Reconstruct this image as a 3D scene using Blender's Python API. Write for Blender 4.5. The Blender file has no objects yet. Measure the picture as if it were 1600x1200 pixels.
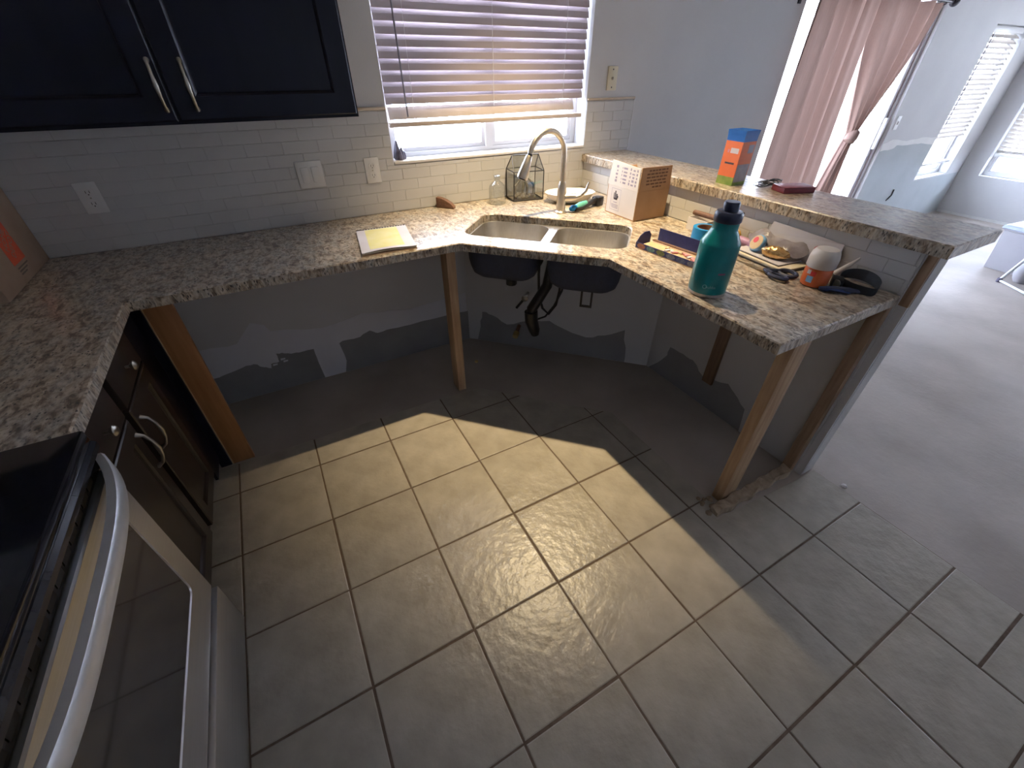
import bpy, bmesh, math, random
from mathutils import Vector, Matrix
random.seed(7)
PI = math.pi
SC = bpy.context.scene
COL = SC.collection

# ------------------------------------------------------------------ camera
cd = bpy.data.cameras.new('camera')
cd.sensor_fit = 'HORIZONTAL'
cd.sensor_width = 36.0
cd.lens = 36.0 * 650.507 / 1600.0
cd.clip_start = 0.02
cd.clip_end = 200
cam = bpy.data.objects.new('camera', cd)
COL.objects.link(cam)
cam.location = (0.4965, -1.6175, 1.5178)
cam.rotation_euler = (0.91645, -0.00083, -0.50179)
SC.camera = cam

# ------------------------------------------------------------------ world (overcast-bright daylight)
W = bpy.data.worlds.new('daylight')
SC.world = W
W.use_nodes = True
bg = W.node_tree.nodes['Background']
bg.inputs[0].default_value = (0.70, 0.785, 1.0, 1)
bg.inputs[1].default_value = 35.0
W.cycles.sampling_method = 'MANUAL'
W.cycles.sample_map_resolution = 256

SC.view_settings.view_transform = 'Standard'
SC.view_settings.look = 'None'
SC.view_settings.exposure = 0.0
SC.view_settings.gamma = 1.0
SC.view_settings.use_curve_mapping = False
SC.cycles.max_bounces = 10
SC.cycles.diffuse_bounces = 6
SC.cycles.sample_clamp_indirect = 8.0
SC.cycles.caustics_reflective = False

LAMP_POS = (1.735, 0.072, 2.69)
LAMP_POWER = 380.0

# ------------------------------------------------------------------ materials
def nodes_of(name):
    m = bpy.data.materials.new(name)
    m.use_nodes = True
    return m, m.node_tree.nodes, m.node_tree.links, m.node_tree.nodes['Principled BSDF']

def mat(name, c1, c2=None, scale=20.0, rough=0.5, metal=0.0, bump=0.0, bscale=None, detail=4.0, stretch=None, spec=0.5, rvar=0.0, lo=0.3, hi=0.7):
    m, N, L, b = nodes_of(name)
    if c2 is None:
        c2 = tuple(min(1, x * 1.12 + 0.004) for x in c1)
    tc = N.new('ShaderNodeTexCoord')
    mp = N.new('ShaderNodeMapping')
    L.new(tc.outputs['Object'], mp.inputs[0])
    if stretch: mp.inputs['Scale'].default_value = stretch
    nz = N.new('ShaderNodeTexNoise')
    nz.inputs['Scale'].default_value = scale
    nz.inputs['Detail'].default_value = detail
    L.new(mp.outputs[0], nz.inputs['Vector'])
    cr = N.new('ShaderNodeValToRGB')
    cr.color_ramp.elements[0].position = lo; cr.color_ramp.elements[1].position = hi
    cr.color_ramp.elements[0].color = (*c1, 1); cr.color_ramp.elements[1].color = (*c2, 1)
    L.new(nz.outputs[0], cr.inputs[0])
    col = cr.outputs[0]
    if rvar > 0:
        oi = N.new('ShaderNodeObjectInfo')
        hs = N.new('ShaderNodeHueSaturation')
        mr = N.new('ShaderNodeMapRange')
        mr.inputs[3].default_value = 1 - rvar; mr.inputs[4].default_value = 1 + rvar
        L.new(oi.outputs['Random'], mr.inputs[0]); L.new(mr.outputs[0], hs.inputs['Value'])
        L.new(col, hs.inputs['Color']); col = hs.outputs[0]
    L.new(col, b.inputs['Base Color'])
    b.inputs['Roughness'].default_value = rough
    b.inputs['Metallic'].default_value = metal
    b.inputs['Specular IOR Level'].default_value = spec
    if bump > 0:
        n2 = N.new('ShaderNodeTexNoise'); n2.inputs['Scale'].default_value = bscale or scale * 3; n2.inputs['Detail'].default_value = 5
        L.new(mp.outputs[0], n2.inputs['Vector'])
        bp = N.new('ShaderNodeBump'); bp.inputs['Strength'].default_value = bump; bp.inputs['Distance'].default_value = 0.01
        L.new(n2.outputs[0], bp.inputs['Height']); L.new(bp.outputs[0], b.inputs['Normal'])
    return m

def granite(name, stretch=(1.5, 0.85, 1.2), dark=0.0):
    m, N, L, b = nodes_of(name)
    tc = N.new('ShaderNodeTexCoord')
    mp = N.new('ShaderNodeMapping'); L.new(tc.outputs['Object'], mp.inputs[0])
    mp.inputs['Rotation'].default_value = (0, 0, 0.35); mp.inputs['Scale'].default_value = stretch
    def noise(s, d=6, r=0.6, dist=0.0):
        n = N.new('ShaderNodeTexNoise'); n.inputs['Scale'].default_value = s; n.inputs['Detail'].default_value = d; n.inputs['Roughness'].default_value = r
        n.inputs['Distortion'].default_value = dist
        L.new(mp.outputs[0], n.inputs['Vector']); return n.outputs[0]
    def ramp(src, stops):
        r = N.new('ShaderNodeValToRGB'); e = r.color_ramp.elements
        while len(e) < len(stops): e.new(0.5)
        for i, (p, c) in enumerate(stops):
            e[i].position = p; e[i].color = (*c, 1)
        L.new(src, r.inputs[0]); return r.outputs[0]
    def mix(f, a, c):
        x = N.new('ShaderNodeMix'); x.data_type = 'RGBA'
        L.new(f, x.inputs[0]); L.new(a, x.inputs[6]); L.new(c, x.inputs[7]); return x.outputs[2]
    base = ramp(noise(34, 8, 0.62, 0.6), [(0.34, (0.10, 0.073, 0.05)), (0.43, (0.23, 0.175, 0.122)), (0.52, (0.46, 0.38, 0.285)), (0.64, (0.65, 0.57, 0.46))])
    grey = ramp(noise(62, 5), [(0.34, (0.12, 0.11, 0.10)), (0.60, (0.56, 0.51, 0.44))])
    m1 = mix(ramp(noise(17, 3), [(0.45, (0, 0, 0)), (0.62, (1, 1, 1))]), base, grey)
    vr = N.new('ShaderNodeTexVoronoi'); vr.inputs['Scale'].default_value = 80
    L.new(mp.outputs[0], vr.inputs['Vector'])
    fl = ramp(vr.outputs['Distance'], [(0.20, (1, 1, 1)), (0.40, (0, 0, 0))])
    fm = N.new('ShaderNodeMath'); fm.operation = 'MULTIPLY'
    L.new(fl, fm.inputs[0]); L.new(ramp(noise(26, 2), [(0.47 - dark, (0, 0, 0)), (0.58 - dark, (1, 1, 1))]), fm.inputs[1])
    dk = N.new('ShaderNodeRGB'); dk.outputs[0].default_value = (0.035, 0.032, 0.03, 1)
    L.new(mix(fm.outputs[0], m1, dk.outputs[0]), b.inputs['Base Color'])
    b.inputs['Roughness'].default_value = 0.3
    b.inputs['Coat Weight'].default_value = 0.6
    b.inputs['Coat Roughness'].default_value = 0.04
    return m

def glass(name, tint=(1, 1, 1), refl=0.08, rough=0.0):
    """thin clear sheet: see-through plus a fresnel reflection"""
    m, N, L, b = nodes_of(name)
    N.remove(b)
    out = N['Material Output']
    t = N.new('ShaderNodeBsdfTransparent'); t.inputs[0].default_value = (*tint, 1)
    g = N.new('ShaderNodeBsdfGlossy'); g.inputs['Roughness'].default_value = rough
    fr = N.new('ShaderNodeLayerWeight'); fr.inputs[0].default_value = 0.25
    mr = N.new('ShaderNodeMapRange'); mr.inputs[3].default_value = refl; mr.inputs[4].default_value = 0.7
    L.new(fr.outputs['Facing'], mr.inputs[0])
    pw = N.new('ShaderNodeMath'); pw.operation = 'POWER'; pw.inputs[1].default_value = 2.0
    L.new(mr.outputs[0], pw.inputs[0])
    mx = N.new('ShaderNodeMixShader')
    L.new(mr.outputs[0], mx.inputs[0]); L.new(t.outputs[0], mx.inputs[1]); L.new(g.outputs[0], mx.inputs[2])
    L.new(mx.outputs[0], out.inputs[0])
    return m

def cloth(name, c1, c2, trans, scale=60, stretch=None, rough=0.9):
    m, N, L, b = nodes_of(name)
    N.remove(b)
    out = N['Material Output']
    tc = N.new('ShaderNodeTexCoord'); mp = N.new('ShaderNodeMapping'); L.new(tc.outputs['Object'], mp.inputs[0])
    if stretch: mp.inputs['Scale'].default_value = stretch
    nz = N.new('ShaderNodeTexNoise'); nz.inputs['Scale'].default_value = scale; L.new(mp.outputs[0], nz.inputs['Vector'])
    cr = N.new('ShaderNodeValToRGB'); cr.color_ramp.elements[0].color = (*c1, 1); cr.color_ramp.elements[1].color = (*c2, 1)
    L.new(nz.outputs[0], cr.inputs[0])
    d = N.new('ShaderNodeBsdfDiffuse'); t = N.new('ShaderNodeBsdfTranslucent')
    L.new(cr.outputs[0], d.inputs[0]); L.new(cr.outputs[0], t.inputs[0])
    mx = N.new('ShaderNodeMixShader'); mx.inputs[0].default_value = trans
    L.new(d.outputs[0], mx.inputs[1]); L.new(t.outputs[0], mx.inputs[2]); L.new(mx.outputs[0], out.inputs[0])
    return m

def emit(name, c, s):
    m, N, L, b = nodes_of(name)
    b.inputs['Base Color'].default_value = (*c, 1)
    b.inputs['Emission Color'].default_value = (*c, 1)
    b.inputs['Emission Strength'].default_value = s
    return m

M = {}
M['wall'] = mat('wall_paint', (0.58, 0.58, 0.59), (0.62, 0.62, 0.625), 3, 0.75, bump=0.06, bscale=160)
M['ceiling'] = mat('ceiling_paint', (0.80, 0.80, 0.79), (0.84, 0.84, 0.83), 3, 0.9, bump=0.1, bscale=90)
M['patch_dark'] = mat('bare_drywall', (0.25, 0.25, 0.26), (0.30, 0.30, 0.305), 6, 0.85, bump=0.06, bscale=120)
M['patch_light'] = mat('primer_paint', (0.66, 0.67, 0.73), (0.70, 0.71, 0.76), 5, 0.8)
M['patch_nook'] = mat('pale_patch', (0.42, 0.46, 0.48), (0.46, 0.50, 0.52), 5, 0.8)
M['patch_edge'] = mat('joint_compound', (0.75, 0.75, 0.74), (0.8, 0.8, 0.79), 9, 0.8)
M['concrete'] = mat('concrete_slab', (0.355, 0.31, 0.275), (0.475, 0.425, 0.385), 2.2, 0.5, bump=0.12, bscale=40, detail=7, lo=0.35, hi=0.65)
M['tile'] = mat('floor_tile_glaze', (0.335, 0.305, 0.255), (0.455, 0.42, 0.36), 9, 0.30, bump=0.35, bscale=26, detail=6, rvar=0.05)
M['grout'] = mat('floor_grout', (0.12, 0.085, 0.06), (0.17, 0.125, 0.095), 40, 0.9)
M['subway'] = mat('subway_tile_glaze', (0.53, 0.53, 0.53), (0.565, 0.565, 0.56), 5, 0.3, rvar=0.02)
M['subgrout'] = mat('subway_grout', (0.50, 0.50, 0.495), (0.53, 0.53, 0.525), 60, 0.7)
M['beige_trim'] = mat('beige_pencil_trim', (0.52, 0.42, 0.31), (0.58, 0.48, 0.37), 30, 0.5)
M['granite'] = granite('granite')
M['granite_edge'] = granite('granite_cut_edge', (1.9, 1.9, 0.7), 0.06)  # chiselled streaks, with extra dark flecks painting in the edge's view-dependent darkening
M['espresso'] = mat('espresso_wood', (0.022, 0.0145, 0.012), (0.036, 0.022, 0.017), 14, 0.33, stretch=(1, 1, 0.12), detail=6)
M['navy'] = mat('dark_navy_wood', (0.005, 0.0055, 0.013), (0.009, 0.010, 0.021), 10, 0.3, stretch=(1, 1, 0.15), spec=0.22)
M['pewter'] = mat('pewter_metal', (0.36, 0.34, 0.30), (0.44, 0.42, 0.37), 40, 0.34, 1.0)
M['brushed'] = mat('brushed_nickel', (0.56, 0.51, 0.43), (0.62, 0.57, 0.49), 60, 0.34, 1.0)
M['steel'] = mat('stainless_steel', (0.48, 0.46, 0.43), (0.54, 0.52, 0.49), 30, 0.45, 1.0, stretch=(1, 8, 1))
M['undercoat'] = mat('sink_undercoat', (0.03, 0.037, 0.065), (0.038, 0.046, 0.08), 50, 0.7, bump=0.1, bscale=200)
M['black_plastic'] = mat('black_plastic', (0.012, 0.013, 0.018), (0.02, 0.021, 0.026), 30, 0.38)
M['black_glass'] = mat('black_cooktop_glass', (0.008, 0.008, 0.011), (0.014, 0.014, 0.018), 90, 0.09)
M['black_enamel'] = mat('black_enamel', (0.010, 0.011, 0.016), (0.016, 0.017, 0.022), 30, 0.18)
M['white_enamel'] = mat('white_enamel', (0.66, 0.66, 0.66), (0.70, 0.70, 0.70), 8, 0.28)
M['range_steel'] = mat('brushed_range_steel', (0.52, 0.52, 0.53), (0.58, 0.58, 0.59), 30, 0.34, 0.9, stretch=(1, 0.1, 8))
M['handle_steel'] = mat('satin_handle_steel', (0.62, 0.62, 0.63), (0.68, 0.68, 0.69), 30, 0.42, 0.7)
M['oven_glass'] = mat('oven_window_glass', (0.022, 0.022, 0.024), (0.03, 0.03, 0.033), 10, 0.06)
M['slot'] = mat('vent_slot', (0.003, 0.003, 0.003), (0.006, 0.006, 0.006), 50, 0.7)
M['white_plastic'] = mat('white_plastic', (0.70, 0.70, 0.69), (0.74, 0.74, 0.73), 20, 0.35)
M['ivory'] = mat('ivory_plastic', (0.60, 0.55, 0.40), (0.64, 0.59, 0.44), 20, 0.4)
M['slot_dark'] = mat('receptacle_slot', (0.05, 0.05, 0.05), (0.07, 0.07, 0.07), 50, 0.6)
M['vinyl'] = mat('vinyl_window_frame', (0.70, 0.70, 0.71), (0.74, 0.74, 0.75), 10, 0.4)
M['alu'] = mat('aluminium_door_frame', (0.42, 0.40, 0.40), (0.48, 0.46, 0.46), 20, 0.4, 0.3)
M['sill'] = mat('window_sill_paint', (0.72, 0.72, 0.72), (0.76, 0.76, 0.76), 10, 0.5)
M['glass'] = glass('window_glass', (0.97, 0.99, 1.0), 0.05)
M['tinted'] = glass('fill_window_glass', (0.17, 0.175, 0.18), 0.05)  # tint holds down the daylight from the added fill window
M['clear'] = glass('clear_glass', (0.90, 0.92, 0.93), 0.10)
M['slat'] = cloth('blind_slat_vinyl', (0.47, 0.41, 0.42), (0.52, 0.46, 0.47), 0.03, 8)
M['slat_far'] = cloth('far_blind_vinyl', (0.62, 0.58, 0.54), (0.66, 0.62, 0.58), 0.06, 8)
M['slat_tan'] = mat('tan_slat', (0.50, 0.42, 0.36), (0.55, 0.47, 0.41), 12, 0.5)
M['cord'] = mat('blind_cord', (0.72, 0.70, 0.70), (0.78, 0.76, 0.76), 50, 0.8)
M['wand'] = mat('tilt_wand_plastic', (0.22, 0.21, 0.24), (0.28, 0.27, 0.30), 50, 0.3)
M['curtain'] = cloth('mauve_curtain_cloth', (0.29, 0.19, 0.155), (0.35, 0.235, 0.195), 0.125, 220, (1, 1, 0.05))
M['curtain_dark'] = cloth('lining_cloth', (0.20, 0.165, 0.19), (0.25, 0.21, 0.24), 0.15, 220, (1, 1, 0.05))
M['rod'] = mat('bronze_rod', (0.018, 0.016, 0.022), (0.03, 0.027, 0.034), 30, 0.35, 0.6)
M['pine'] = mat('pine_lumber', (0.36, 0.22, 0.12), (0.52, 0.36, 0.21), 10, 0.65, stretch=(6, 6, 0.5), detail=6)
M['oldwood'] = mat('old_stud_wood', (0.16, 0.095, 0.06), (0.26, 0.16, 0.10), 10, 0.75, stretch=(6, 6, 0.5), detail=6)
M['stud'] = mat('tan_stud_wood', (0.24, 0.15, 0.09), (0.37, 0.25, 0.16), 10, 0.7, stretch=(6, 6, 0.5), detail=6)
M['orange_ply'] = mat('orange_plywood', (0.30, 0.125, 0.04), (0.40, 0.185, 0.065), 8, 0.55, stretch=(5, 5, 0.4), detail=6)
M['ply_edge'] = mat('plywood_edge', (0.46, 0.28, 0.13), (0.55, 0.36, 0.19), 30, 0.6)
M['cardboard'] = mat('cardboard', (0.36, 0.215, 0.115), (0.42, 0.26, 0.145), 12, 0.85)
M['cardboard_grey'] = mat('plain_cardboard', (0.34, 0.235, 0.165), (0.39, 0.28, 0.20), 12, 0.85)
M['card_in'] = mat('cardboard_inner', (0.30, 0.13, 0.08), (0.34, 0.16, 0.10), 12, 0.85)
M['card_white'] = mat('white_board', (0.66, 0.63, 0.62), (0.70, 0.67, 0.66), 14, 0.7)
M['ink'] = mat('dark_ink', (0.045, 0.035, 0.05), (0.06, 0.05, 0.065), 50, 0.8)
M['ink_brown'] = mat('brown_ink', (0.13, 0.07, 0.035), (0.16, 0.09, 0.05), 50, 0.8)
M['ink_grey'] = mat('grey_ink', (0.16, 0.12, 0.09), (0.2, 0.15, 0.12), 50, 0.8)
M['ink_violet'] = mat('violet_ink', (0.30, 0.27, 0.36), (0.36, 0.33, 0.42), 50, 0.8)
M['orange_print'] = mat('orange_print', (0.62, 0.085, 0.03), (0.70, 0.11, 0.04), 30, 0.7)
M['teal'] = mat('teal_powder_coat', (0.0, 0.20, 0.215), (0.003, 0.22, 0.235), 30, 0.28)
M['navy_lid'] = mat('navy_lid_plastic', (0.012, 0.02, 0.055), (0.018, 0.028, 0.07), 30, 0.4)
M['white_print'] = mat('pale_print', (0.16, 0.38, 0.42), (0.2, 0.42, 0.46), 30, 0.5)
M['red_print'] = mat('red_print', (0.22, 0.08, 0.16), (0.26, 0.10, 0.2), 30, 0.5)
M['orange'] = mat('orange_carton', (0.62, 0.13, 0.03), (0.68, 0.16, 0.045), 14, 0.45)
M['blue'] = mat('blue_carton_top', (0.0, 0.10, 0.42), (0.005, 0.12, 0.48), 14, 0.4)
M['green'] = mat('green_carton_band', (0.13, 0.24, 0.045), (0.28, 0.34, 0.08), 30, 0.5)
M['grey_print'] = mat('grey_carton_print', (0.24, 0.22, 0.24), (0.32, 0.29, 0.32), 30, 0.5)
M['maroon'] = mat('maroon_card', (0.15, 0.02, 0.035), (0.19, 0.03, 0.045), 14, 0.4)
M['wire'] = mat('dark_wire', (0.03, 0.03, 0.035), (0.05, 0.05, 0.055), 30, 0.5)
M['indigo'] = mat('indigo_card', (0.018, 0.028, 0.13), (0.03, 0.045, 0.18), 40, 0.55)
M['disc_rust'] = mat('rust_print', (0.24, 0.09, 0.06), (0.36, 0.17, 0.12), 120, 0.6)
M['disc_teal'] = mat('teal_print', (0.05, 0.15, 0.19), (0.14, 0.26, 0.28), 120, 0.6)
M['disc_olive'] = mat('olive_print', (0.07, 0.11, 0.05), (0.2, 0.22, 0.08), 120, 0.6)
M['disc_slate'] = mat('slate_print', (0.07, 0.09, 0.17), (0.18, 0.2, 0.28), 120, 0.6)
M['disc_navy'] = mat('navy_print', (0.03, 0.05, 0.14), (0.11, 0.14, 0.25), 120, 0.6)
M['tape_blue'] = mat('painters_tape_blue', (0.0, 0.20, 0.50), (0.005, 0.24, 0.56), 20, 0.5)
M['core'] = mat('brown_tape_core', (0.20, 0.11, 0.07), (0.25, 0.14, 0.09), 30, 0.8)
M['paper'] = mat('white_paper', (0.52, 0.50, 0.54), (0.57, 0.55, 0.59), 8, 0.8)
M['paper_cream'] = mat('cream_paper', (0.62, 0.56, 0.44), (0.66, 0.60, 0.48), 8, 0.8)
M['yellow_print'] = mat('yellow_print', (0.62, 0.58, 0.22), (0.66, 0.62, 0.36), 16, 0.8)
M['pinkbook'] = mat('tan_page_edge', (0.50, 0.36, 0.24), (0.56, 0.42, 0.29), 60, 0.8)
M['red'] = mat('red_plastic', (0.55, 0.03, 0.03), (0.62, 0.045, 0.04), 30, 0.4)
M['pinkred'] = mat('pale_red_stamp', (0.55, 0.22, 0.25), (0.60, 0.28, 0.30), 30, 0.7)
M['yellow'] = mat('amber_plastic', (0.60, 0.32, 0.05), (0.66, 0.38, 0.08), 30, 0.4)
M['skyblue'] = mat('sky_blue_label', (0.12, 0.32, 0.58), (0.25, 0.45, 0.65), 60, 0.4)
M['tan'] = mat('tan_biscuit', (0.50, 0.36, 0.20), (0.58, 0.44, 0.27), 60, 0.6)
M['gold'] = mat('gold_foil', (0.62, 0.38, 0.16), (0.72, 0.50, 0.26), 30, 0.22, 0.85, bump=0.5, bscale=60)
M['bag'] = mat('grey_plastic_bag', (0.17, 0.15, 0.17), (0.27, 0.25, 0.27), 18, 0.22, bump=0.5, bscale=30)
M['mauve'] = mat('mauve_packet', (0.34, 0.18, 0.30), (0.42, 0.25, 0.38), 30, 0.5)
M['jar_orange'] = mat('orange_jar', (0.58, 0.12, 0.03), (0.64, 0.15, 0.045), 20, 0.35)
M['jar_lid'] = mat('white_jar_lid', (0.62, 0.58, 0.55), (0.66, 0.62, 0.59), 20, 0.4)
M['navy_rubber'] = mat('navy_rubber', (0.012, 0.018, 0.05), (0.02, 0.03, 0.075), 30, 0.5)
M['elastic'] = mat('black_elastic', (0.010, 0.014, 0.02), (0.018, 0.024, 0.032), 90, 0.6)
M['blue_cloth'] = mat('blue_strap', (0.012, 0.035, 0.15), (0.02, 0.05, 0.2), 80, 0.7)
M['walnut'] = mat('walnut_wood', (0.12, 0.06, 0.04), (0.19, 0.10, 0.065), 16, 0.5, stretch=(1, 6, 6))
M['lantern'] = mat('blackened_lead', (0.03, 0.03, 0.035), (0.05, 0.05, 0.055), 40, 0.5, 0.6)
M['ceramic'] = mat('white_ceramic', (0.68, 0.66, 0.62), (0.72, 0.70, 0.66), 10, 0.25)
M['mint'] = mat('mint_plastic', (0.10, 0.40, 0.32), (0.14, 0.46, 0.38), 30, 0.4)
M['stone'] = mat('dark_crystal', (0.05, 0.05, 0.08), (0.16, 0.15, 0.21), 40, 0.3)
M['pebble'] = mat('dried_moss', (0.09, 0.09, 0.08), (0.2, 0.19, 0.16), 60, 0.9)
M['tote'] = cloth('frosted_tote_plastic', (0.60, 0.58, 0.60), (0.66, 0.64, 0.66), 0.45, 8)
M['tote_lid'] = mat('pale_blue_lid', (0.40, 0.46, 0.60), (0.46, 0.52, 0.66), 10, 0.4)
M['white_metal'] = mat('white_painted_tube', (0.68, 0.70, 0.74), (0.72, 0.74, 0.78), 20, 0.35)
M['foot'] = mat('purple_grey_rubber', (0.07, 0.06, 0.10), (0.10, 0.09, 0.13), 40, 0.7)
M['brass'] = mat('brass_fitting', (0.55, 0.40, 0.16), (0.62, 0.47, 0.22), 30, 0.3, 1.0)
M['mortar'] = mat('mortar_residue', (0.24, 0.18, 0.12), (0.40, 0.31, 0.22), 30, 0.9, bump=0.8, bscale=60)
M['earth'] = mat('pale_patio', (0.42, 0.38, 0.33), (0.50, 0.46, 0.40), 1.5, 0.9)
M['lens'] = emit('warm_lamp_lens', (1.0, 0.80, 0.50), 12.0)

# ------------------------------------------------------------------ builders
def wloc(o):
    v = Vector((0, 0, 0))
    while o is not None:
        v = v + o.location; o = o.parent
    return v

def tag(o, label=None, cat=None, group=None, kind=None):
    if label: o['label'] = label
    if cat: o['category'] = cat
    if group: o['group'] = group
    if kind: o['kind'] = kind
    return o

def empty(name, loc, label, cat, group=None, kind=None):
    o = bpy.data.objects.new(name, None)
    o.empty_display_size = 0.05
    COL.objects.link(o); o.location = loc
    return tag(o, label, cat, group, kind)

class MB:
    def __init__(s): s.v = []; s.f = []
    def add(s, vs, fs):
        n = len(s.v); s.v += [tuple(x) for x in vs]; s.f += [tuple(i + n for i in f) for f in fs]; return s
    def box(s, x0, x1, y0, y1, z0, z1, Mx=None):
        vs = [Vector(q) for q in ((x0, y0, z0), (x1, y0, z0), (x1, y1, z0), (x0, y1, z0), (x0, y0, z1), (x1, y0, z1), (x1, y1, z1), (x0, y1, z1))]
        if Mx is not None: vs = [Mx @ q for q in vs]
        return s.add(vs, [(0, 3, 2, 1), (4, 5, 6, 7), (0, 1, 5, 4), (1, 2, 6, 5), (2, 3, 7, 6), (3, 0, 4, 7)])
    def prism(s, poly, z0, z1, Mx=None):
        n = len(poly)
        vs = [Vector((x, y, z0)) for x, y in poly] + [Vector((x, y, z1)) for x, y in poly]
        if Mx is not None: vs = [Mx @ q for q in vs]
        return s.add(vs, [tuple(reversed(range(n))), tuple(range(n, 2 * n))] + [(i, (i + 1) % n, (i + 1) % n + n, i + n) for i in range(n)])
    def loft(s, rings, cap0=True, cap1=True, close=True):
        n = len(rings[0]); base = len(s.v)
        for r in rings: s.v += [tuple(q) for q in r]
        for k in range(len(rings) - 1):
            for i in range(n if close else n - 1):
                j = (i + 1) % n
                s.f.append((base + k * n + i, base + k * n + j, base + (k + 1) * n + j, base + (k + 1) * n + i))
        if cap0: s.f.append(tuple(base + i for i in reversed(range(n))))
        if cap1: s.f.append(tuple(base + (len(rings) - 1) * n + i for i in range(n)))
        return s
    def lathe(s, prof, c=(0, 0, 0), seg=32, Mx=None, cap0=True, cap1=True):
        rings = []
        for r, z in prof:
            ring = [Vector((r * math.cos(2 * PI * i / seg), r * math.sin(2 * PI * i / seg), z)) for i in range(seg)]
            if Mx is not None: ring = [Mx @ q for q in ring]
            rings.append([q + Vector(c) for q in ring])
        return s.loft(rings, cap0, cap1)
    def tube(s, path, r, seg=10, caps=True, flat=None):
        P = [Vector(q) for q in path]; n = len(P)
        R = r if isinstance(r, (list, tuple)) else [r] * n
        rings = []; up = None
        for i in range(n):
            t = (P[min(i + 1, n - 1)] - P[max(i - 1, 0)]).normalized()
            if up is None:
                a = Vector((0, 0, 1)) if abs(t.z) < 0.9 else Vector((1, 0, 0))
                up = (a - t * a.dot(t)).normalized()
            else:
                up = (up - t * up.dot(t)).normalized()
            sd = t.cross(up)
            fu, fs = (1, 1) if flat is None else flat
            rings.append([P[i] + (up * math.sin(2 * PI * k / seg) * fu + sd * math.cos(2 * PI * k / seg) * fs) * R[i] for k in range(seg)])
        return s.loft(rings, caps, caps)
    def build(s, name, m, parent=None, smooth=False, bevel=0.0, seg=2, origin=None, weld=False, angle=40):
        bm = bmesh.new()
        vv = [bm.verts.new(q) for q in s.v]
        for f in s.f:
            try: bm.faces.new([vv[i] for i in f])
            except ValueError: pass
        if weld: bmesh.ops.remove_doubles(bm, verts=bm.verts, dist=1e-5)
        bmesh.ops.recalc_face_normals(bm, faces=bm.faces)
        if bevel > 0:
            ed = [e for e in bm.edges if len(e.link_faces) == 2 and e.calc_face_angle(0) > math.radians(30)]
            bmesh.ops.bevel(bm, geom=ed, offset=bevel, segments=seg, profile=0.5, affect='EDGES', clamp_overlap=True)
        me = bpy.data.meshes.new(name)
        bm.to_mesh(me); bm.free()
        return finish(name, me, m, parent, smooth or bevel > 0, origin, angle)

def finish(name, me, m, parent, smooth, origin=None, angle=40):
    if parent is not None:
        off = wloc(parent); loc = Vector((0, 0, 0))
    else:
        if origin is None:
            xs = [v.co for v in me.vertices]
            lo = Vector([min(q[i] for q in xs) for i in range(3)]); hi = Vector([max(q[i] for q in xs) for i in range(3)])
            origin = Vector(((lo.x + hi.x) / 2, (lo.y + hi.y) / 2, lo.z))
        off = Vector(origin); loc = off
    me.transform(Matrix.Translation(-off))
    if m is not None: me.materials.append(m if not isinstance(m, str) else M[m])
    o = bpy.data.objects.new(name, me)
    COL.objects.link(o)
    o.parent = parent; o.location = loc
    if smooth:
        for p in me.polygons: p.use_smooth = True
        bm = bmesh.new(); bm.from_mesh(me)
        for e in bm.edges:
            if len(e.link_faces) == 2 and e.calc_face_angle(0) > math.radians(angle): e.smooth = False
        bm.to_mesh(me); bm.free()
    return o

def box(name, m, b, parent=None, bevel=0.0, seg=2, Mx=None):
    return MB().box(*b, Mx=Mx).build(name, m, parent, bevel=bevel, seg=seg)

def share(o, name, loc, parent):
    c = bpy.data.objects.new(name, o.data if not isinstance(o, bpy.types.Mesh) else o)
    COL.objects.link(c); c.parent = parent; c.location = loc
    return c

def copy_tree(o, dx):
    c = o.copy(); COL.objects.link(c); c.location = o.location + Vector(dx)
    for ch in list(o.children):
        d = ch.copy(); COL.objects.link(d); d.parent = c
        for g in list(ch.children):
            e = g.copy(); COL.objects.link(e); e.parent = d
    return c

def rotz(a, c=(0, 0, 0)): return Matrix.Translation(c) @ Matrix.Rotation(a, 4, 'Z')
def frame(o, ex, ey, ez):
    return Matrix(((ex[0], ey[0], ez[0], o[0]), (ex[1], ey[1], ez[1], o[1]), (ex[2], ey[2], ez[2], o[2]), (0, 0, 0, 1)))

def rrect(x0, x1, y0, y1, r, n=6):
    out = []
    for cx, cy, a0 in ((x1 - r, y1 - r, 0), (x0 + r, y1 - r, PI / 2), (x0 + r, y0 + r, PI), (x1 - r, y0 + r, 1.5 * PI)):
        for k in range(n + 1):
            a = a0 + (PI / 2) * k / n
            out.append((cx + r * math.cos(a), cy + r * math.sin(a)))
    return out

def offset_poly(p, d):
    """inset a counter-clockwise polygon by d (mitred)"""
    n = len(p); out = []
    for i in range(n):
        a = Vector(p[i - 1]); b = Vector(p[i]); c = Vector(p[(i + 1) % n])
        e1 = (b - a).normalized(); e2 = (c - b).normalized()
        n1 = Vector((-e1.y, e1.x)); n2 = Vector((-e2.y, e2.x))
        k = (n1 + n2); den = 1 + n1.dot(n2)
        out.append(tuple(b + k * (d / max(den, 0.2))))
    return out

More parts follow.
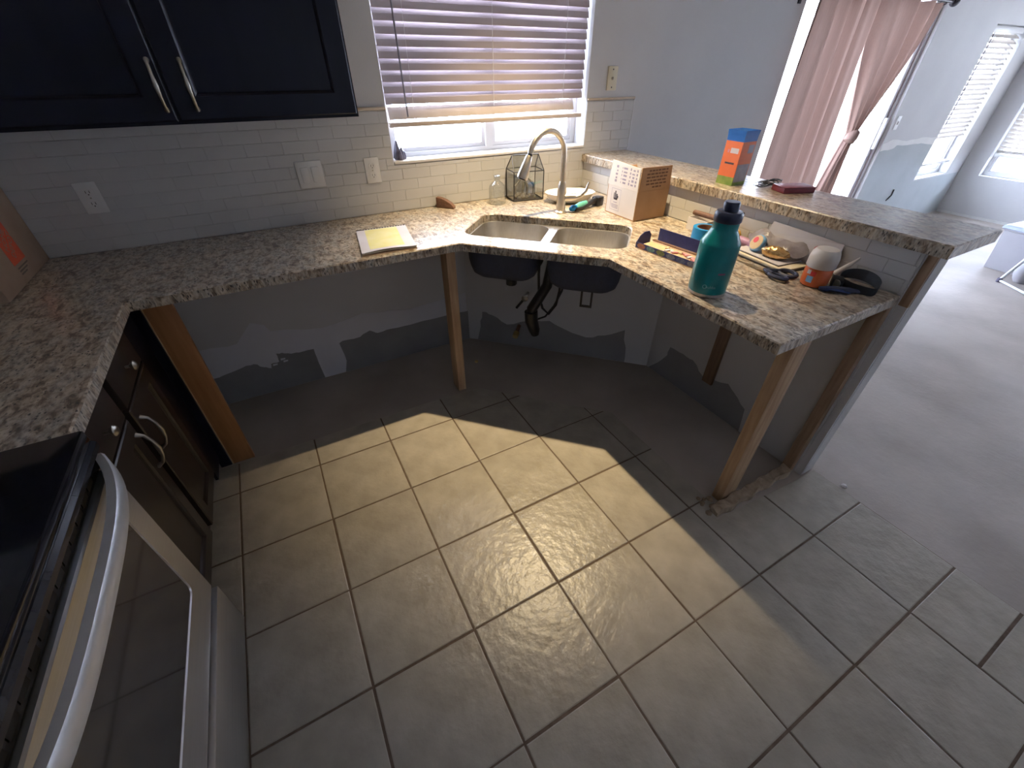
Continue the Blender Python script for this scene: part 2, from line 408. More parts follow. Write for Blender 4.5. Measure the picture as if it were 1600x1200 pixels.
def text_mesh(name, txt, size, Mx, m, parent, align='CENTER', bend=None, spacing=1.0):
    cu = bpy.data.curves.new(name, 'FONT'); cu.body = txt; cu.size = size; cu.align_x = align; cu.align_y = 'CENTER'
    cu.space_character = spacing; cu.resolution_u = 2; cu.extrude = 0.0002
    t = bpy.data.objects.new('tmp', cu); COL.objects.link(t)
    dg = bpy.context.evaluated_depsgraph_get()
    me = bpy.data.meshes.new_from_object(t.evaluated_get(dg))
    bpy.data.objects.remove(t); bpy.data.curves.remove(cu)
    if bend:
        for v in me.vertices: v.co = bend(v.co)
    else:
        me.transform(Mx)
    me.materials.clear()
    me.name = name
    return finish(name, me, m, parent, False)

# ------------------------------------------------------------------ room shell
YW, XL, XR, YF, ZC = 0.733, -0.66, 8.16, -5.2, 2.74
def wall_with_openings(name, label, axis, pos, thick, a0, a1, z0, z1, opens, m):
    """a slab with rectangular holes; axis 'y': runs along x at y=pos..pos+thick, axis 'x': runs along y at x=pos..pos+thick"""
    As = sorted({a0, a1, *[o[0] for o in opens], *[o[1] for o in opens]})
    Zs = sorted({z0, z1, *[o[2] for o in opens], *[o[3] for o in opens]})
    b = MB()
    hole = lambda a, z: any(o[0] < a < o[1] and o[2] < z < o[3] for o in opens)
    def P(a, d, z): return (a, pos + d * thick, z) if axis == 'y' else (pos + d * thick, a, z)
    for i in range(len(As) - 1):
        for j in range(len(Zs) - 1):
            if hole((As[i] + As[i + 1]) / 2, (Zs[j] + Zs[j + 1]) / 2): continue
            for d in (0, 1):
                b.add([P(As[i], d, Zs[j]), P(As[i + 1], d, Zs[j]), P(As[i + 1], d, Zs[j + 1]), P(As[i], d, Zs[j + 1])], [(0, 1, 2, 3)])
    for (p, q, r, s) in opens + [(a0, a1, z0, z1)]:
        for (u, v) in (((p, r), (q, r)), ((q, r), (q, s)), ((q, s), (p, s)), ((p, s), (p, r))):
            b.add([P(u[0], 0, u[1]), P(v[0], 0, v[1]), P(v[0], 1, v[1]), P(u[0], 1, u[1])], [(0, 1, 2, 3)])
    o = b.build(name, m, weld=True)
    return tag(o, label, 'wall', kind='structure')

WIN = (1.105, 2.28, 1.115, 2.16)
DOOR = (4.03, 5.93, 0.0, 2.06)
NWIN = (7.04, 7.80, 0.475, 1.83)
RWIN = (-3.3, 0.535, 0.45, 1.95)  # far window; its unseen length is added to let in more daylight
FILL_WIN = (0.9, 3.3, 1.0, 2.0)  # unseen opening added behind the viewer as daylight fill
wall_back = wall_with_openings('wall_back', 'long grey painted wall holding the kitchen window and the curtained patio door', 'y', YW, 0.16, XL - 0.16, XR + 0.16, -0.1, ZC, [WIN, DOOR, NWIN], M['wall'])
wall_right = wall_with_openings('wall_right', 'pale grey far wall of the dining area with a window extended out of view for daylight', 'x', XR, 0.16, YF, YW, -0.1, ZC, [RWIN], M['wall'])
tag(box('wall_left', 'wall', (XL - 0.16, XL, YF, YW, -0.1, ZC)), 'grey wall behind the range and left cabinets', 'wall', kind='structure')
wall_with_openings('wall_front', 'grey wall at the near end of the room behind the viewer', 'y', YF - 0.16, 0.16, XL - 0.16, XR + 0.16, -0.1, ZC, [FILL_WIN], M['wall'])
tag(box('ceiling', 'ceiling', (XL - 0.16, XR + 0.16, YF - 0.16, YW + 0.16, ZC, ZC + 0.1)), 'flat white ceiling over kitchen and dining area', 'ceiling', kind='structure')
floor = tag(box('floor', 'concrete', (XL - 0.16, XR + 0.16, YF - 0.16, YW + 0.16, -0.12, -0.008)), 'bare concrete slab floor partly covered with square beige tiles', 'floor', kind='structure')
tag(box('ground', 'earth', (-12, 22, YW + 0.161, 16, -0.3, -0.15)), 'pale sunlit patio ground outside the windows', 'ground', kind='structure')
tag(box('ground', 'earth', (XR + 0.165, 22, -12, YW + 0.155, -0.3, -0.15)), 'pale ground outside the far dining window', 'ground', kind='structure')

# angled low wall under the corner sink
c45 = math.sqrt(0.5)
aw = tag(MB().prism([(1.451, 0.7325), (2.3005, -0.1165), (2.3005, 0.7325)], -0.008, 0.852).build('wall_angled', 'wall'), 'angled grey wall section under the corner sink', 'wall', kind='structure')
# half wall of the peninsula
hw = empty('wall_half', (2.345, -0.2, 0), 'half-height wall carrying the granite bar top', 'wall', kind='structure')
box('wall_core', 'wall', (2.315, 2.388, -1.14, YW - 0.0005, -0.008, 1.04), hw)
box('corner_strip', 'stud', (2.301, 2.3149, -1.139, -1.1105, 0.858, 1.04), hw)
box('corner_bead', 'wall', (2.303, 2.3149, -1.139, -1.1105, -0.008, 0.857), hw)
box('drywall_sheet', 'wall', (2.301, 2.315, -1.11, YW - 0.0005, -0.008, 1.04), hw)

# floor tiles
T = 0.34
region = [(-0.12, 0.197), (-0.12, YF + 0.02), (2.38, YF + 0.02), (2.38, -1.150), (2.27, -1.150), (1.76, -1.115), (1.805, -1.06), (1.805, -0.37), (1.645, -0.21), (1.26, 0.178), (1.0, 0.192)]
def clip_rect(poly, x0, x1, y0, y1):
    for ax, val, sgn in ((0, x0, 1), (0, x1, -1), (1, y0, 1), (1, y1, -1)):
        out = []
        for i in range(len(poly)):
            a, b = poly[i - 1], poly[i]
            ia, ib = (a[ax] - val) * sgn >= -1e-9, (b[ax] - val) * sgn >= -1e-9
            if ia != ib:
                t = (val - a[ax]) / (b[ax] - a[ax]); out.append((a[0] + t * (b[0] - a[0]), a[1] + t * (b[1] - a[1])))
            if ib: out.append(b)
        poly = out
        if not poly: return []
    res = []
    for q in poly:
        if not res or (abs(q[0] - res[-1][0]) + abs(q[1] - res[-1][1])) > 1e-5: res.append(q)
    if len(res) > 1 and abs(res[0][0] - res[-1][0]) + abs(res[0][1] - res[-1][1]) < 1e-5: res.pop()
    return res
def area(p): return 0.5 * sum(p[i - 1][0] * p[i][1] - p[i][0] * p[i - 1][1] for i in range(len(p)))
grout = MB()
reg_ccw = region if area(region) > 0 else region[::-1]
grout.prism(reg_ccw, -0.0079, -0.003)
grout.build('grout_bed', 'grout', floor)
full = None
G = 0.0035
for i in range(-1, 8):
    for j in range(-1, 16):
        x0, x1 = i * T + G, (i + 1) * T - G
        y1, y0 = -j * T - G, -(j + 1) * T + G
        if i == 7: continue
        if i == 6 and j == 5: y0 = -1.894 + 2 * G
        if i == 6 and j >= 6: y1, y0 = -1.894 - (j - 6) * T - G, -1.894 - (j - 5) * T + G
        jx = random.uniform(-0.0012, 0.0012); jy = random.uniform(-0.0012, 0.0012)
        p = clip_rect(reg_ccw, x0, x1, y0, y1)
        if len(p) < 3 or area(p) < 0.0012: continue
        isfull = abs(area(p) - (T - 2 * G) ** 2) < 1e-4
        if isfull and full is not None:
            share(full, 'floor_tile', Vector(((x0 + x1) / 2 + jx, (y0 + y1) / 2 + jy, random.uniform(-0.0007, 0.0004))) - wloc(floor), floor)
            continue
        q = offset_poly(p, 0.003) if isfull else offset_poly(p, 0.002)
        b = MB().loft([[(x, y, -0.0035) for x, y in p], [(x, y, -0.0012) for x, y in p], [(x, y, 0.0) for x, y in q]], cap0=False)
        if isfull:
            cx, cy = (x0 + x1) / 2, (y0 + y1) / 2
            b.v = [(x - cx, y - cy, z) for x, y, z in b.v]
            o = b.build('floor_tile', 'tile', None, origin=(0, 0, 0)); full = o.data
            o.parent = floor; o.location = Vector((cx, cy, 0)) - wloc(floor)
        else:
            b.build('floor_tile', 'tile', floor)

# ------------------------------------------------------------------ subway tile backsplash
SP, RH, SG = 0.1493, 0.0502, 0.0012
def subway(parent, Mf, a0, a1, z0, z1, phase, holes=()):
    """running-bond tiles on a plane; Mf maps (along, out, z) to world"""
    cache = {}
    k = 0; z = z0
    while z < z1 - 0.006:
        zt = min(z + RH, z1)
        off = phase + (SP / 2 if k % 2 else 0)
        n0 = math.floor((a0 - off) / SP); n1 = math.ceil((a1 - off) / SP)
        for n in range(n0, n1):
            pieces = [(max(off + n * SP, a0) + SG / 2, min(off + (n + 1) * SP, a1) - SG / 2, z + SG / 2, zt - SG / 2)]
            for h in holes:
                new = []
                for (p, q, r, s) in pieces:
                    if q <= h[0] or p >= h[1] or s <= h[2] or r >= h[3]: new.append((p, q, r, s)); continue
                    if r < h[2]: new.append((p, q, r, h[2])); r = h[2]
                    if s > h[3]: new.append((p, q, h[3], s)); s = h[3]
                    if p < h[0]: new.append((p, h[0], r, s))
                    if q > h[1]: new.append((h[1], q, r, s))
                pieces = new
            for (p, q, r, s) in pieces:
                w, hgt = q - p, s - r
                if w < 0.008 or hgt < 0.006: continue
                key = (round(w, 4), round(hgt, 4))
                c = Mf @ Vector(((p + q) / 2, 0, (r + s) / 2))
                if key not in cache:
                    b = MB()
                    e = 0.001
                    R3 = Mf.to_3x3()
                    ring = lambda ww, hh, d: [tuple(R3 @ Vector(t)) for t in ((-ww / 2, d, -hh / 2), (ww / 2, d, -hh / 2), (ww / 2, d, hh / 2), (-ww / 2, d, hh / 2))]
                    b.loft([ring(w, hgt, 0.0), ring(w, hgt, 0.0048), ring(w - 2 * e, hgt - 2 * e, 0.0062)], cap0=False)
                    o = b.build('subway_tile', 'subway', None, origin=(0, 0, 0))
                    cache[key] = o.data; o.parent = parent
                else:
                    o = share(cache[key], 'subway_tile', (0, 0, 0), parent)
                o.location = c - wloc(parent) + (Mf.to_3x3() @ Vector((0, random.uniform(0, 0.0005), 0)))
        z += RH; k += 1
Mback = frame((0, YW - 0.002, 0), (1, 0, 0), (0, -1, 0), (0, 0, 1))
box('grout_bed', 'subgrout', (XL, 1.103, YW - 0.0066, YW, 0.893, 1.348), wall_back)
box('grout_bed', 'subgrout', (1.103, 2.282, YW - 0.0066, YW, 0.893, 1.113), wall_back)
box('grout_bed', 'subgrout', (2.282, 2.637, YW - 0.0066, YW, 0.893, 1.348), wall_back)
subway(wall_back, Mback, XL + 0.002, 2.637, 0.894, 1.348, 0.0187, [(1.101, 2.284, 1.113, 3)])
box('edge_trim', 'sill', (2.637, 2.642, YW - 0.009, YW, 1.081, 1.352), wall_back)
tag(MB().box(0.915, 1.103, YW - 0.012, YW - 0.0005, 1.3485, 1.361).build('trim_1', 'beige_trim', bevel=0.003), 'short beige pencil trim capping the tile beside the dark cabinet', 'trim', kind='structure')
tag(MB().box(2.284, 2.640, YW - 0.012, YW - 0.0005, 1.3525, 1.364).build('trim_2', 'beige_trim', bevel=0.003), 'beige pencil trim capping the tile right of the window', 'trim', kind='structure')
Mpen = frame((2.301 - 0.002, 0, 0), (0, -1, 0), (-1, 0, 0), (0, 0, 1))
box('grout_bed', 'subgrout', (2.2944, 2.3008, -1.106, 0.726, 0.893, 1.040), hw)
subway(hw, Mpen, -0.725, 1.104, 0.894, 1.040, 0.05)

# paint patches on the walls below the counter
def wall_patch(name, pts, Mf, m, parent, t=0.0012):
    b = MB()
    n = len(pts)
    b.add([Mf @ Vector((a, 0, z)) for a, z in pts] + [Mf @ Vector((a, t, z)) for a, z in pts],
          [tuple(range(n, 2 * n))] + [(i, (i + 1) % n, (i + 1) % n + n, i + n) for i in range(n)])
    return b.build(name, m, parent)
Mb0 = frame((0, YW, 0), (1, 0, 0), (0, -1, 0), (0, 0, 1))
def ragged(pts, amp=0.006, sub=3):
    out = []
    for i in range(len(pts)):
        a, c = pts[i], pts[(i + 1) % len(pts)]
        for k in range(sub):
            t = k / sub; j = amp if (k and a[1] > 0.02 and c[1] > 0.02) else 0
            out.append((a[0] + (c[0] - a[0]) * t + random.uniform(-j, j), a[1] + (c[1] - a[1]) * t + random.uniform(-j, j)))
    return out
wall_patch('primer_patch', ragged([(-0.62, -0.006), (1.44, -0.006), (1.44, 0.34), (1.063, 0.315), (0.778, 0.355), (0.545, 0.322), (0.294, 0.371), (0.277, 0.415), (0.217, 0.441), (0.123, 0.341), (-0.035, 0.35), (-0.62, 0.33)]), Mb0, 'patch_light', wall_back, 0.0008)
wall_patch('bare_patch', ragged([(-0.62, -0.006), (0.480, -0.006), (0.480, 0.004), (0.472, 0.113), (0.470, 0.204), (0.417, 0.204), (0.350, 0.208), (0.306, 0.228), (0.278, 0.231), (0.278, 0.177), (0.235, 0.175), (0.231, 0.148), (0.196, 0.166), (0.155, 0.201), (0.103, 0.197), (0.012, 0.180), (-0.041, 0.172), (-0.3, 0.18), (-0.62, 0.17)], 0.004), Mb0, 'patch_dark', wall_back, 0.0016)
wall_patch('bare_patch', ragged([(0.604, -0.006), (1.448, -0.006), (1.448, 0.204), (1.293, 0.210), (1.046, 0.207), (0.924, 0.212), (0.843, 0.206), (0.80, 0.235), (0.737, 0.208), (0.634, 0.210), (0.613, 0.200), (0.625, 0.07)], 0.004), Mb0, 'patch_dark', wall_back, 0.0016)
for a, z in ((0.253, 0.165), (0.30, 0.188), (0.31, 0.172)):
    wall_patch('paint_fleck', [(a - 0.012, z - 0.006), (a + 0.012, z - 0.004), (a + 0.014, z + 0.005), (a - 0.010, z + 0.007)], Mb0, 'patch_light', wall_back, 0.0022)
Ma = frame((1.451, 0.733, 0), (c45, -c45, 0), (-c45, -c45, 0), (0, 0, 1))
pa = [(0.06, -0.006), (1.062, -0.006), (1.062, 0.027), (1.03, 0.224), (0.915, 0.166), (0.80, 0.133), (0.669, 0.166), (0.557, 0.215), (0.411, 0.192), (0.273, 0.143), (0.171, 0.197), (0.102, 0.213), (0.085, 0.1)]
wall_patch('bare_patch', ragged(pa, 0.006), Ma, 'patch_dark', aw, 0.0012)
Mp0 = frame((2.301, 0, 0), (0, -1, 0), (-1, 0, 0), (0, 0, 1))
wall_patch('bare_patch', ragged([(0.135, -0.006), (0.80, -0.006), (0.798, 0.02), (0.785, 0.131), (0.697, 0.184), (0.658, 0.207), (0.512, 0.160), (0.42, 0.215), (0.351, 0.215), (0.255, 0.208), (0.25, 0.15), (0.20, 0.07)], 0.005), Mp0, 'patch_dark', hw, 0.0012)
wall_patch('paint_patch', ragged([(5.95, 0.002), (5.95, 0.845), (6.18, 0.845), (6.249, 0.872), (6.565, 0.861), (6.742, 0.860), (7.03, 0.83), (7.03, 0.46), (8.14, 0.46), (8.14, 0.002)], 0.006), Mb0, 'patch_nook', wall_back, 0.001)
wall_patch('compound_smear', ragged([(5.95, 0.835), (6.18, 0.845), (6.249, 0.872), (6.565, 0.861), (6.742, 0.860), (7.03, 0.83), (7.03, 0.90), (6.7, 0.915), (6.4, 0.90), (6.1, 0.93), (5.95, 0.90)], 0.006), Mb0, 'patch_edge', wall_back, 0.0015)
Mr0 = frame((XR, 0, 0), (0, -1, 0), (-1, 0, 0), (0, 0, 1))
wall_patch('paint_patch', ragged([(-0.72, 0.40), (0.3, 0.36), (0.6, 0.02), (0.42, 0.14), (0.22, 0.22), (0.12, 0.12), (0.1, 0.004), (-0.72, 0.004)], 0.006), Mr0, 'wall', wall_right, 0.0012)
tag(MB().box(XR - 0.012, XR - 0.0005, -3.5, 0.72, -0.008, 0.02).build('baseboard_right', 'white_plastic'), 'thin white strip along the base of the far wall', 'baseboard', kind='structure')

# ------------------------------------------------------------------ granite counter
ZT, TH = 0.893, 0.036
SQ = math.sqrt(0.5)
def uv(u, v): return ((u + v) * SQ, (v - u) * SQ)
def slab(name, outer, holes, z0, z1, m, ease=0.004, parent=None, fn=lambda x, y: (x, y)):
    outer = outer if area(outer) > 0 else outer[::-1]
    holes = [h if area(h) < 0 else h[::-1] for h in holes]
    bm = bmesh.new()
    tops, bots = [], []
    for loop in [outer] + holes:
        inn = offset_poly(loop, ease)
        a = [bm.verts.new((*fn(x, y), z0)) for x, y in loop]
        b = [bm.verts.new((*fn(x, y), z1 - ease)) for x, y in loop]
        c = [bm.verts.new((*fn(x, y), z1)) for x, y in inn]
        n = len(loop)
        for i in range(n):
            j = (i + 1) % n
            bm.faces.new((a[i], a[j], b[j], b[i])); bm.faces.new((b[i], b[j], c[j], c[i]))
        tops += [bm.edges.get((c[i], c[(i + 1) % n])) for i in range(n)]
        bots += [bm.edges.get((a[i], a[(i + 1) % n])) for i in range(n)]
    bmesh.ops.triangle_fill(bm, edges=tops, use_beauty=True, normal=(0, 0, 1))
    bmesh.ops.triangle_fill(bm, edges=bots, use_beauty=True, normal=(0, 0, -1))
    bmesh.ops.recalc_face_normals(bm, faces=bm.faces)
    me = bpy.data.meshes.new(name); bm.to_mesh(me); bm.free()
    o = finish(name, me, m, parent, False)
    if m is M['granite']:
        me.materials.append(M['granite_edge'])
        for p in me.polygons:
            if abs(p.normal.z) < 0.3: p.material_index = 1
    return o
SK = (0.715, 1.477, 1.025, 1.385)
hole = [uv(u, v) for u, v in rrect(SK[0], SK[1], SK[2], SK[3], 0.075, 8)]
counter = slab('countertop', [(XL + 0.001, 0.7265), (XL + 0.001, -0.612), (-0.023, -0.612), (-0.023, 0.104), (1.177, 0.104), (1.641, -0.360), (1.641, -1.109), (2.292, -1.109), (2.292, 0.7265)], [hole], ZT - TH, ZT, M['granite'])
tag(counter, 'speckled beige granite countertop wrapping the corner with a sink cutout', 'countertop')
bar = slab('bar_top', [(2.277, -1.165), (2.619, -1.165), (2.619, 0.732), (2.277, 0.732)], [], 1.0405, 1.081, M['granite'])
tag(bar, 'raised granite bar top on the half wall', 'bar top')

# ------------------------------------------------------------------ sink
sink = empty('sink', (*uv(1.095, 1.205), 0.65), 'undermount double-bowl stainless steel sink with dark coated underside', 'sink')
ZR = ZT - TH - 0.001
def bowl(u0, u1, v0, v1, zb, name_in='bowl'):
    def ring(ins, z, r):
        return [(*uv(u, v), z) for u, v in rrect(u0 + ins, u1 - ins, v0 + ins, v1 - ins, max(r - ins * 0.3, 0.02), 7)]
    prof = [(0, ZR, .075), (0.001, ZR - 0.01, .075), (0.006, (ZR + zb) / 2, .075), (0.012, zb + 0.06, .075), (0.022, zb + 0.028, .075), (0.042, zb + 0.009, .075), (0.075, zb + 0.001, .075), (0.12, zb - 0.002, .075)]
    b = MB(); b.loft([ring(*p) for p in prof], cap0=False, cap1=True)
    bo = b.build(name_in, 'steel', sink, smooth=True)
    b2 = MB(); b2.loft([ring(p[0] - 0.004, p[1] - (0.0 if i == 0 else 0.003), p[2]) for i, p in enumerate(prof)], cap0=False, cap1=True)
    tag(b2.build('undercoat', 'undercoat', bo, smooth=True), 'dark sound-deadening coat on the outside of the bowl')
    cx, cy = uv((u0 + u1) / 2, (v0 + v1) / 2 + 0.04)
    MB().lathe([(0.044, zb - 0.001), (0.044, zb + 0.003), (0.036, zb + 0.003), (0.030, zb - 0.0005), (0.004, zb - 0.0003)], (cx, cy, 0), 28).build('drain_strainer', 'pewter', bo, smooth=True)
    return cx, cy
dl = bowl(0.722, 1.074, 1.03, 1.380, 0.668)
dr = bowl(1.118, 1.470, 1.03, 1.380, 0.655)
fl_ = slab('flange', rrect(0.690, 1.502, 1.0, 1.41, 0.08, 7), [rrect(0.722, 1.074, 1.03, 1.380, .075, 7), rrect(1.118, 1.470, 1.03, 1.380, .075, 7)], ZR - 0.004, ZR, M['steel'], 0.0006, sink, lambda u, v: uv(u, v))

# plumbing below the sink
def thing_mesh(b, name, m, label, cat, **k):
    return tag(b.build(name, m, **k), label, cat)
tp = empty('sink_tailpiece', (dl[0], dl[1], 0.56), 'white and black drain tailpiece under the left sink bowl', 'pipe')
MB().lathe([(0.042, 0.664), (0.042, 0.650), (0.030, 0.646)], (dl[0], dl[1], 0), 24).build('strainer_nut', 'pewter', tp, smooth=True)
MB().lathe([(0.020, 0.646), (0.020, 0.605)], (dl[0], dl[1], 0), 24).build('pipe_stub', 'white_plastic', tp, smooth=True)
MB().lathe([(0.028, 0.606), (0.030, 0.600), (0.030, 0.575), (0.027, 0.572)], (dl[0], dl[1], 0), 10).build('slip_nut', 'black_plastic', tp)
pipe = empty('drain_pipe', (1.62, 0.12, 0.3), 'black plastic drain pipe and trap hanging between the sink bowls', 'pipe')
px, py = uv(1.10, 1.22)
MB().tube([(px + 0.03, py + 0.0, 0.78), (px + 0.02, py, 0.70), (px, py, 0.60), (px - 0.04, py + 0.02, 0.52), (px - 0.07, py + 0.03, 0.47), (px - 0.075, py + 0.03, 0.42)], [0.022, 0.026, 0.027, 0.028, 0.028, 0.024], 14).build('trap_arm', 'black_plastic', pipe, smooth=True)
MB().tube([(px - 0.075, py + 0.03, 0.455), (px - 0.072, py + 0.028, 0.40), (px - 0.055, py + 0.02, 0.34), (px - 0.05, py + 0.018, 0.31)], [0.036, 0.036, 0.031, 0.022], 14).build('trap_cup', 'black_plastic', pipe, smooth=True)
MB().lathe([(0.013, 0.0), (0.013, 0.02), (0.006, 0.026)], (px + 0.008, py - 0.028, 0.66), 12, Matrix.Rotation(PI / 2, 4, 'X')).build('clamp_screw', 'pewter', pipe, smooth=True)
vx, vy = uv(0.925, 1.475)
valve = empty('shutoff_valve', (vx, vy, 0.45), 'small chrome shut-off valve on the wall below the sink', 'valve')
MB().tube([(vx + 0.03, vy + 0.03, 0.40), (vx - 0.02, vy - 0.02, 0.40)], 0.011, 12).build('valve_body', 'pewter', valve, smooth=True)
MB().lathe([(0.006, -0.02), (0.020, -0.018), (0.020, -0.006), (0.006, 0.0)], (vx - 0.03, vy - 0.03, 0.40), 14, Matrix.Rotation(PI / 2, 4, (1, -1, 0))).build('valve_knob', 'pewter', valve, smooth=True)
MB().tube([(vx - 0.01, vy - 0.01, 0.40), (vx - 0.03, vy + 0.01, 0.36), (vx - 0.05, vy + 0.03, 0.32)], 0.008, 10).build('outlet_elbow', 'black_plastic', valve, smooth=True)
def uz(u, v, z): return (*uv(u, v), z)
tag(MB().tube([uz(1.13, 1.44, 0.80), uz(1.135, 1.45, 0.62), uz(1.13, 1.45, 0.47), uz(1.115, 1.45, 0.38), uz(1.075, 1.445, 0.315), uz(1.035, 1.445, 0.35), uz(1.01, 1.445, 0.43), uz(1.005, 1.44, 0.56), uz(1.01, 1.43, 0.80)], 0.0075, 10).build('supply_hose', 'black_plastic', smooth=True), 'black supply hose hanging in a loop behind the sink trap', 'hose', 'hoses under the sink')
tag(MB().tube([uz(1.15, 1.475, 0.80), uz(1.155, 1.48, 0.60), uz(1.14, 1.48, 0.46), uz(1.10, 1.475, 0.36), uz(1.05, 1.475, 0.28), uz(0.99, 1.49, 0.24), uz(0.95, 1.52, 0.23)], 0.006, 10).build('supply_hose', 'black_plastic', smooth=True), 'thin black hose running down to the angled wall under the sink', 'hose', 'hoses under the sink')
bx, by = uv(1.318, 1.14)
bk = MB()
for (a, b_, z0, z1) in ((-0.030, -0.020, 0.55, 0.652), (0.020, 0.030, 0.55, 0.652), (-0.030, 0.030, 0.545, 0.555)):
    bk.add([], []); bk.prism([uv(1.318 + a, 1.138), uv(1.318 + b_, 1.138), uv(1.318 + b_, 1.146), uv(1.318 + a, 1.146)], z0, z1)
thing_mesh(bk, 'wire_bracket', 'black_plastic', 'small black rectangular bracket hanging under the right sink bowl', 'bracket')
ex, ey = uv(0.865, 1.535)
st = empty('pipe_stub', (ex, ey, 0.19), 'brass capped pipe stub poking out of the angled wall', 'pipe')
MB().tube([(ex + 0.004, ey + 0.004, 0.150), (ex - 0.045, ey - 0.045, 0.130)], 0.012, 12).build('stub_tube', 'core', st, smooth=True)
MB().tube([(ex - 0.040, ey - 0.040, 0.132), (ex - 0.065, ey - 0.065, 0.122)], 0.019, 8).build('cap', 'brass', st, smooth=True)
thing_mesh(MB().lathe([(0.011, -0.008), (0.013, -0.003), (0.008, 0.004)], (1.365, 0.44, 0), 8), 'metal_scrap', 'brass', 'tiny shiny metal scrap lying on the concrete below the sink', 'scrap')

# ------------------------------------------------------------------ faucet
fx, fy = 1.838, 0.290
fa = empty('faucet', (fx, fy, ZT), 'brushed nickel pull-down kitchen faucet with a tall curved neck', 'faucet')
MB().lathe([(0.030, ZT), (0.030, ZT + 0.006), (0.024, ZT + 0.012), (0.023, ZT + 0.10), (0.021, ZT + 0.135), (0.0155, ZT + 0.15)], (fx, fy, 0), 28).build('body', 'brushed', fa, smooth=True)
da = math.radians(187); dx, dy = math.cos(da), math.sin(da)
R_ = 0.108
path = [(fx, fy, ZT + 0.13), (fx, fy, ZT + 0.20)]
for k in range(15):
    a = PI * (k / 14) * 0.93
    path.append((fx + dx * R_ * (1 - math.cos(a)), fy + dy * R_ * (1 - math.cos(a)), 1.165 + R_ * math.sin(a)))
MB().tube(path, 0.0135, 16).build('neck', 'brushed', fa, smooth=True)
e = Vector(path[-1]); d_ = (e - Vector(path[-2])).normalized(); d_ = (d_ + Vector((dx, dy, 0)) * 0.12).normalized()
MB().tube([e, e + d_ * 0.012], 0.0115, 14).build('swivel_ring', 'black_plastic', fa, smooth=True)
MB().tube([e + d_ * 0.010, e + d_ * 0.014, e + d_ * 0.05, e + d_ * 0.105, e + d_ * 0.112], [0.0150, 0.0165, 0.021, 0.0265, 0.0255], 18).build('spray_head', 'brushed', fa, smooth=True)
MB().tube([e + d_ * 0.1115, e + d_ * 0.1165], 0.019, 16).build('spray_face', 'black_plastic', fa, smooth=True)
ha = math.radians(-32); hxd, hyd = math.cos(ha), math.sin(ha)
hz = ZT + 0.075
hd = MB().tube([(fx + hxd * 0.018, fy + hyd * 0.018, hz), (fx + hxd * 0.05, fy + hyd * 0.05, hz + 0.002), (fx + hxd * 0.075, fy + hyd * 0.075, hz + 0.003)], [0.0195, 0.0205, 0.0195], 18).build('handle_hub', 'brushed', fa, smooth=True)
MB().tube([(fx + hxd * 0.072, fy + hyd * 0.072, hz + 0.0), (fx + hxd * 0.10, fy + hyd * 0.10, hz + 0.008), (fx + hxd * 0.125, fy + hyd * 0.125, hz + 0.035), (fx + hxd * 0.135, fy + hyd * 0.135, hz + 0.075)], [0.012, 0.010, 0.008, 0.006], 12).build('lever', 'brushed', hd, smooth=True)

# ------------------------------------------------------------------ kitchen window, blind
def window(name, label, axis, rect, pos, depth, mid=None, fr=0.035, m='vinyl', gm='glass'):
    a0, a1, z0, z1 = rect
    P = (lambda a, d: (a, pos + d)) if axis == 'y' else (lambda a, d: (pos + d, a))
    c = P((a0 + a1) / 2, depth)
    w = empty(name, (c[0], c[1], z0), label, 'window', kind='structure')
    def bx(n, aa, ab, d0, d1, za, zb, mm, par):
        p, q = P(aa, d0), P(ab, d1)
        return box(n, mm, (min(p[0], q[0]), max(p[0], q[0]), min(p[1], q[1]), max(p[1], q[1]), za, zb), par)
    e = 0.001
    f = bx('frame', a0 + e, a0 + fr, depth, depth + 0.05, z0 + e, z1 - e, m, w)
    bx('frame', a1 - fr, a1 - e, depth, depth + 0.05, z0 + e, z1 - e, m, w)
    bx('frame', a0 + fr, a1 - fr, depth, depth + 0.05, z0 + e, z0 + fr, m, w)
    bx('frame', a0 + fr, a1 - fr, depth, depth + 0.05, z1 - fr, z1 - e, m, w)
    spans = [(a0 + fr, a1 - fr)] if mid is None else [(a0 + fr, mid - 0.022), (mid + 0.022, a1 - fr)]
    if mid is not None: bx('mullion', mid - 0.022, mid + 0.022, depth - 0.004, depth + 0.05, z0 + fr, z1 - fr, m, w)
    for k, (s0, s1) in enumerate(spans):
        g = bx('pane', s0 + 0.02, s1 - 0.02, depth + 0.024, depth + 0.028, z0 + fr + 0.02, z1 - fr - 0.02, gm, w)
        dd = depth + (0.006 if k else 0.014)
        for (p, q, r, t) in ((s0, s0 + 0.02, z0 + fr, z1 - fr), (s1 - 0.02, s1, z0 + fr, z1 - fr), (s0 + 0.02, s1 - 0.02, z0 + fr, z0 + fr + 0.02), (s0 + 0.02, s1 - 0.02, z1 - fr - 0.02, z1 - fr)):
            bx('sash_rail', p, q, dd, dd + 0.026, r, t, m, w)
    return w
w1 = window('window_1', 'white sliding kitchen window above the sink behind a blind', 'y', WIN, YW, 0.095, 1.69)
box('window_sill', 'sill', (WIN[0] + 0.001, WIN[1] - 0.001, YW - 0.012, YW + 0.094, WIN[2] + 0.0005, WIN[2] + 0.014), w1, 0.003)

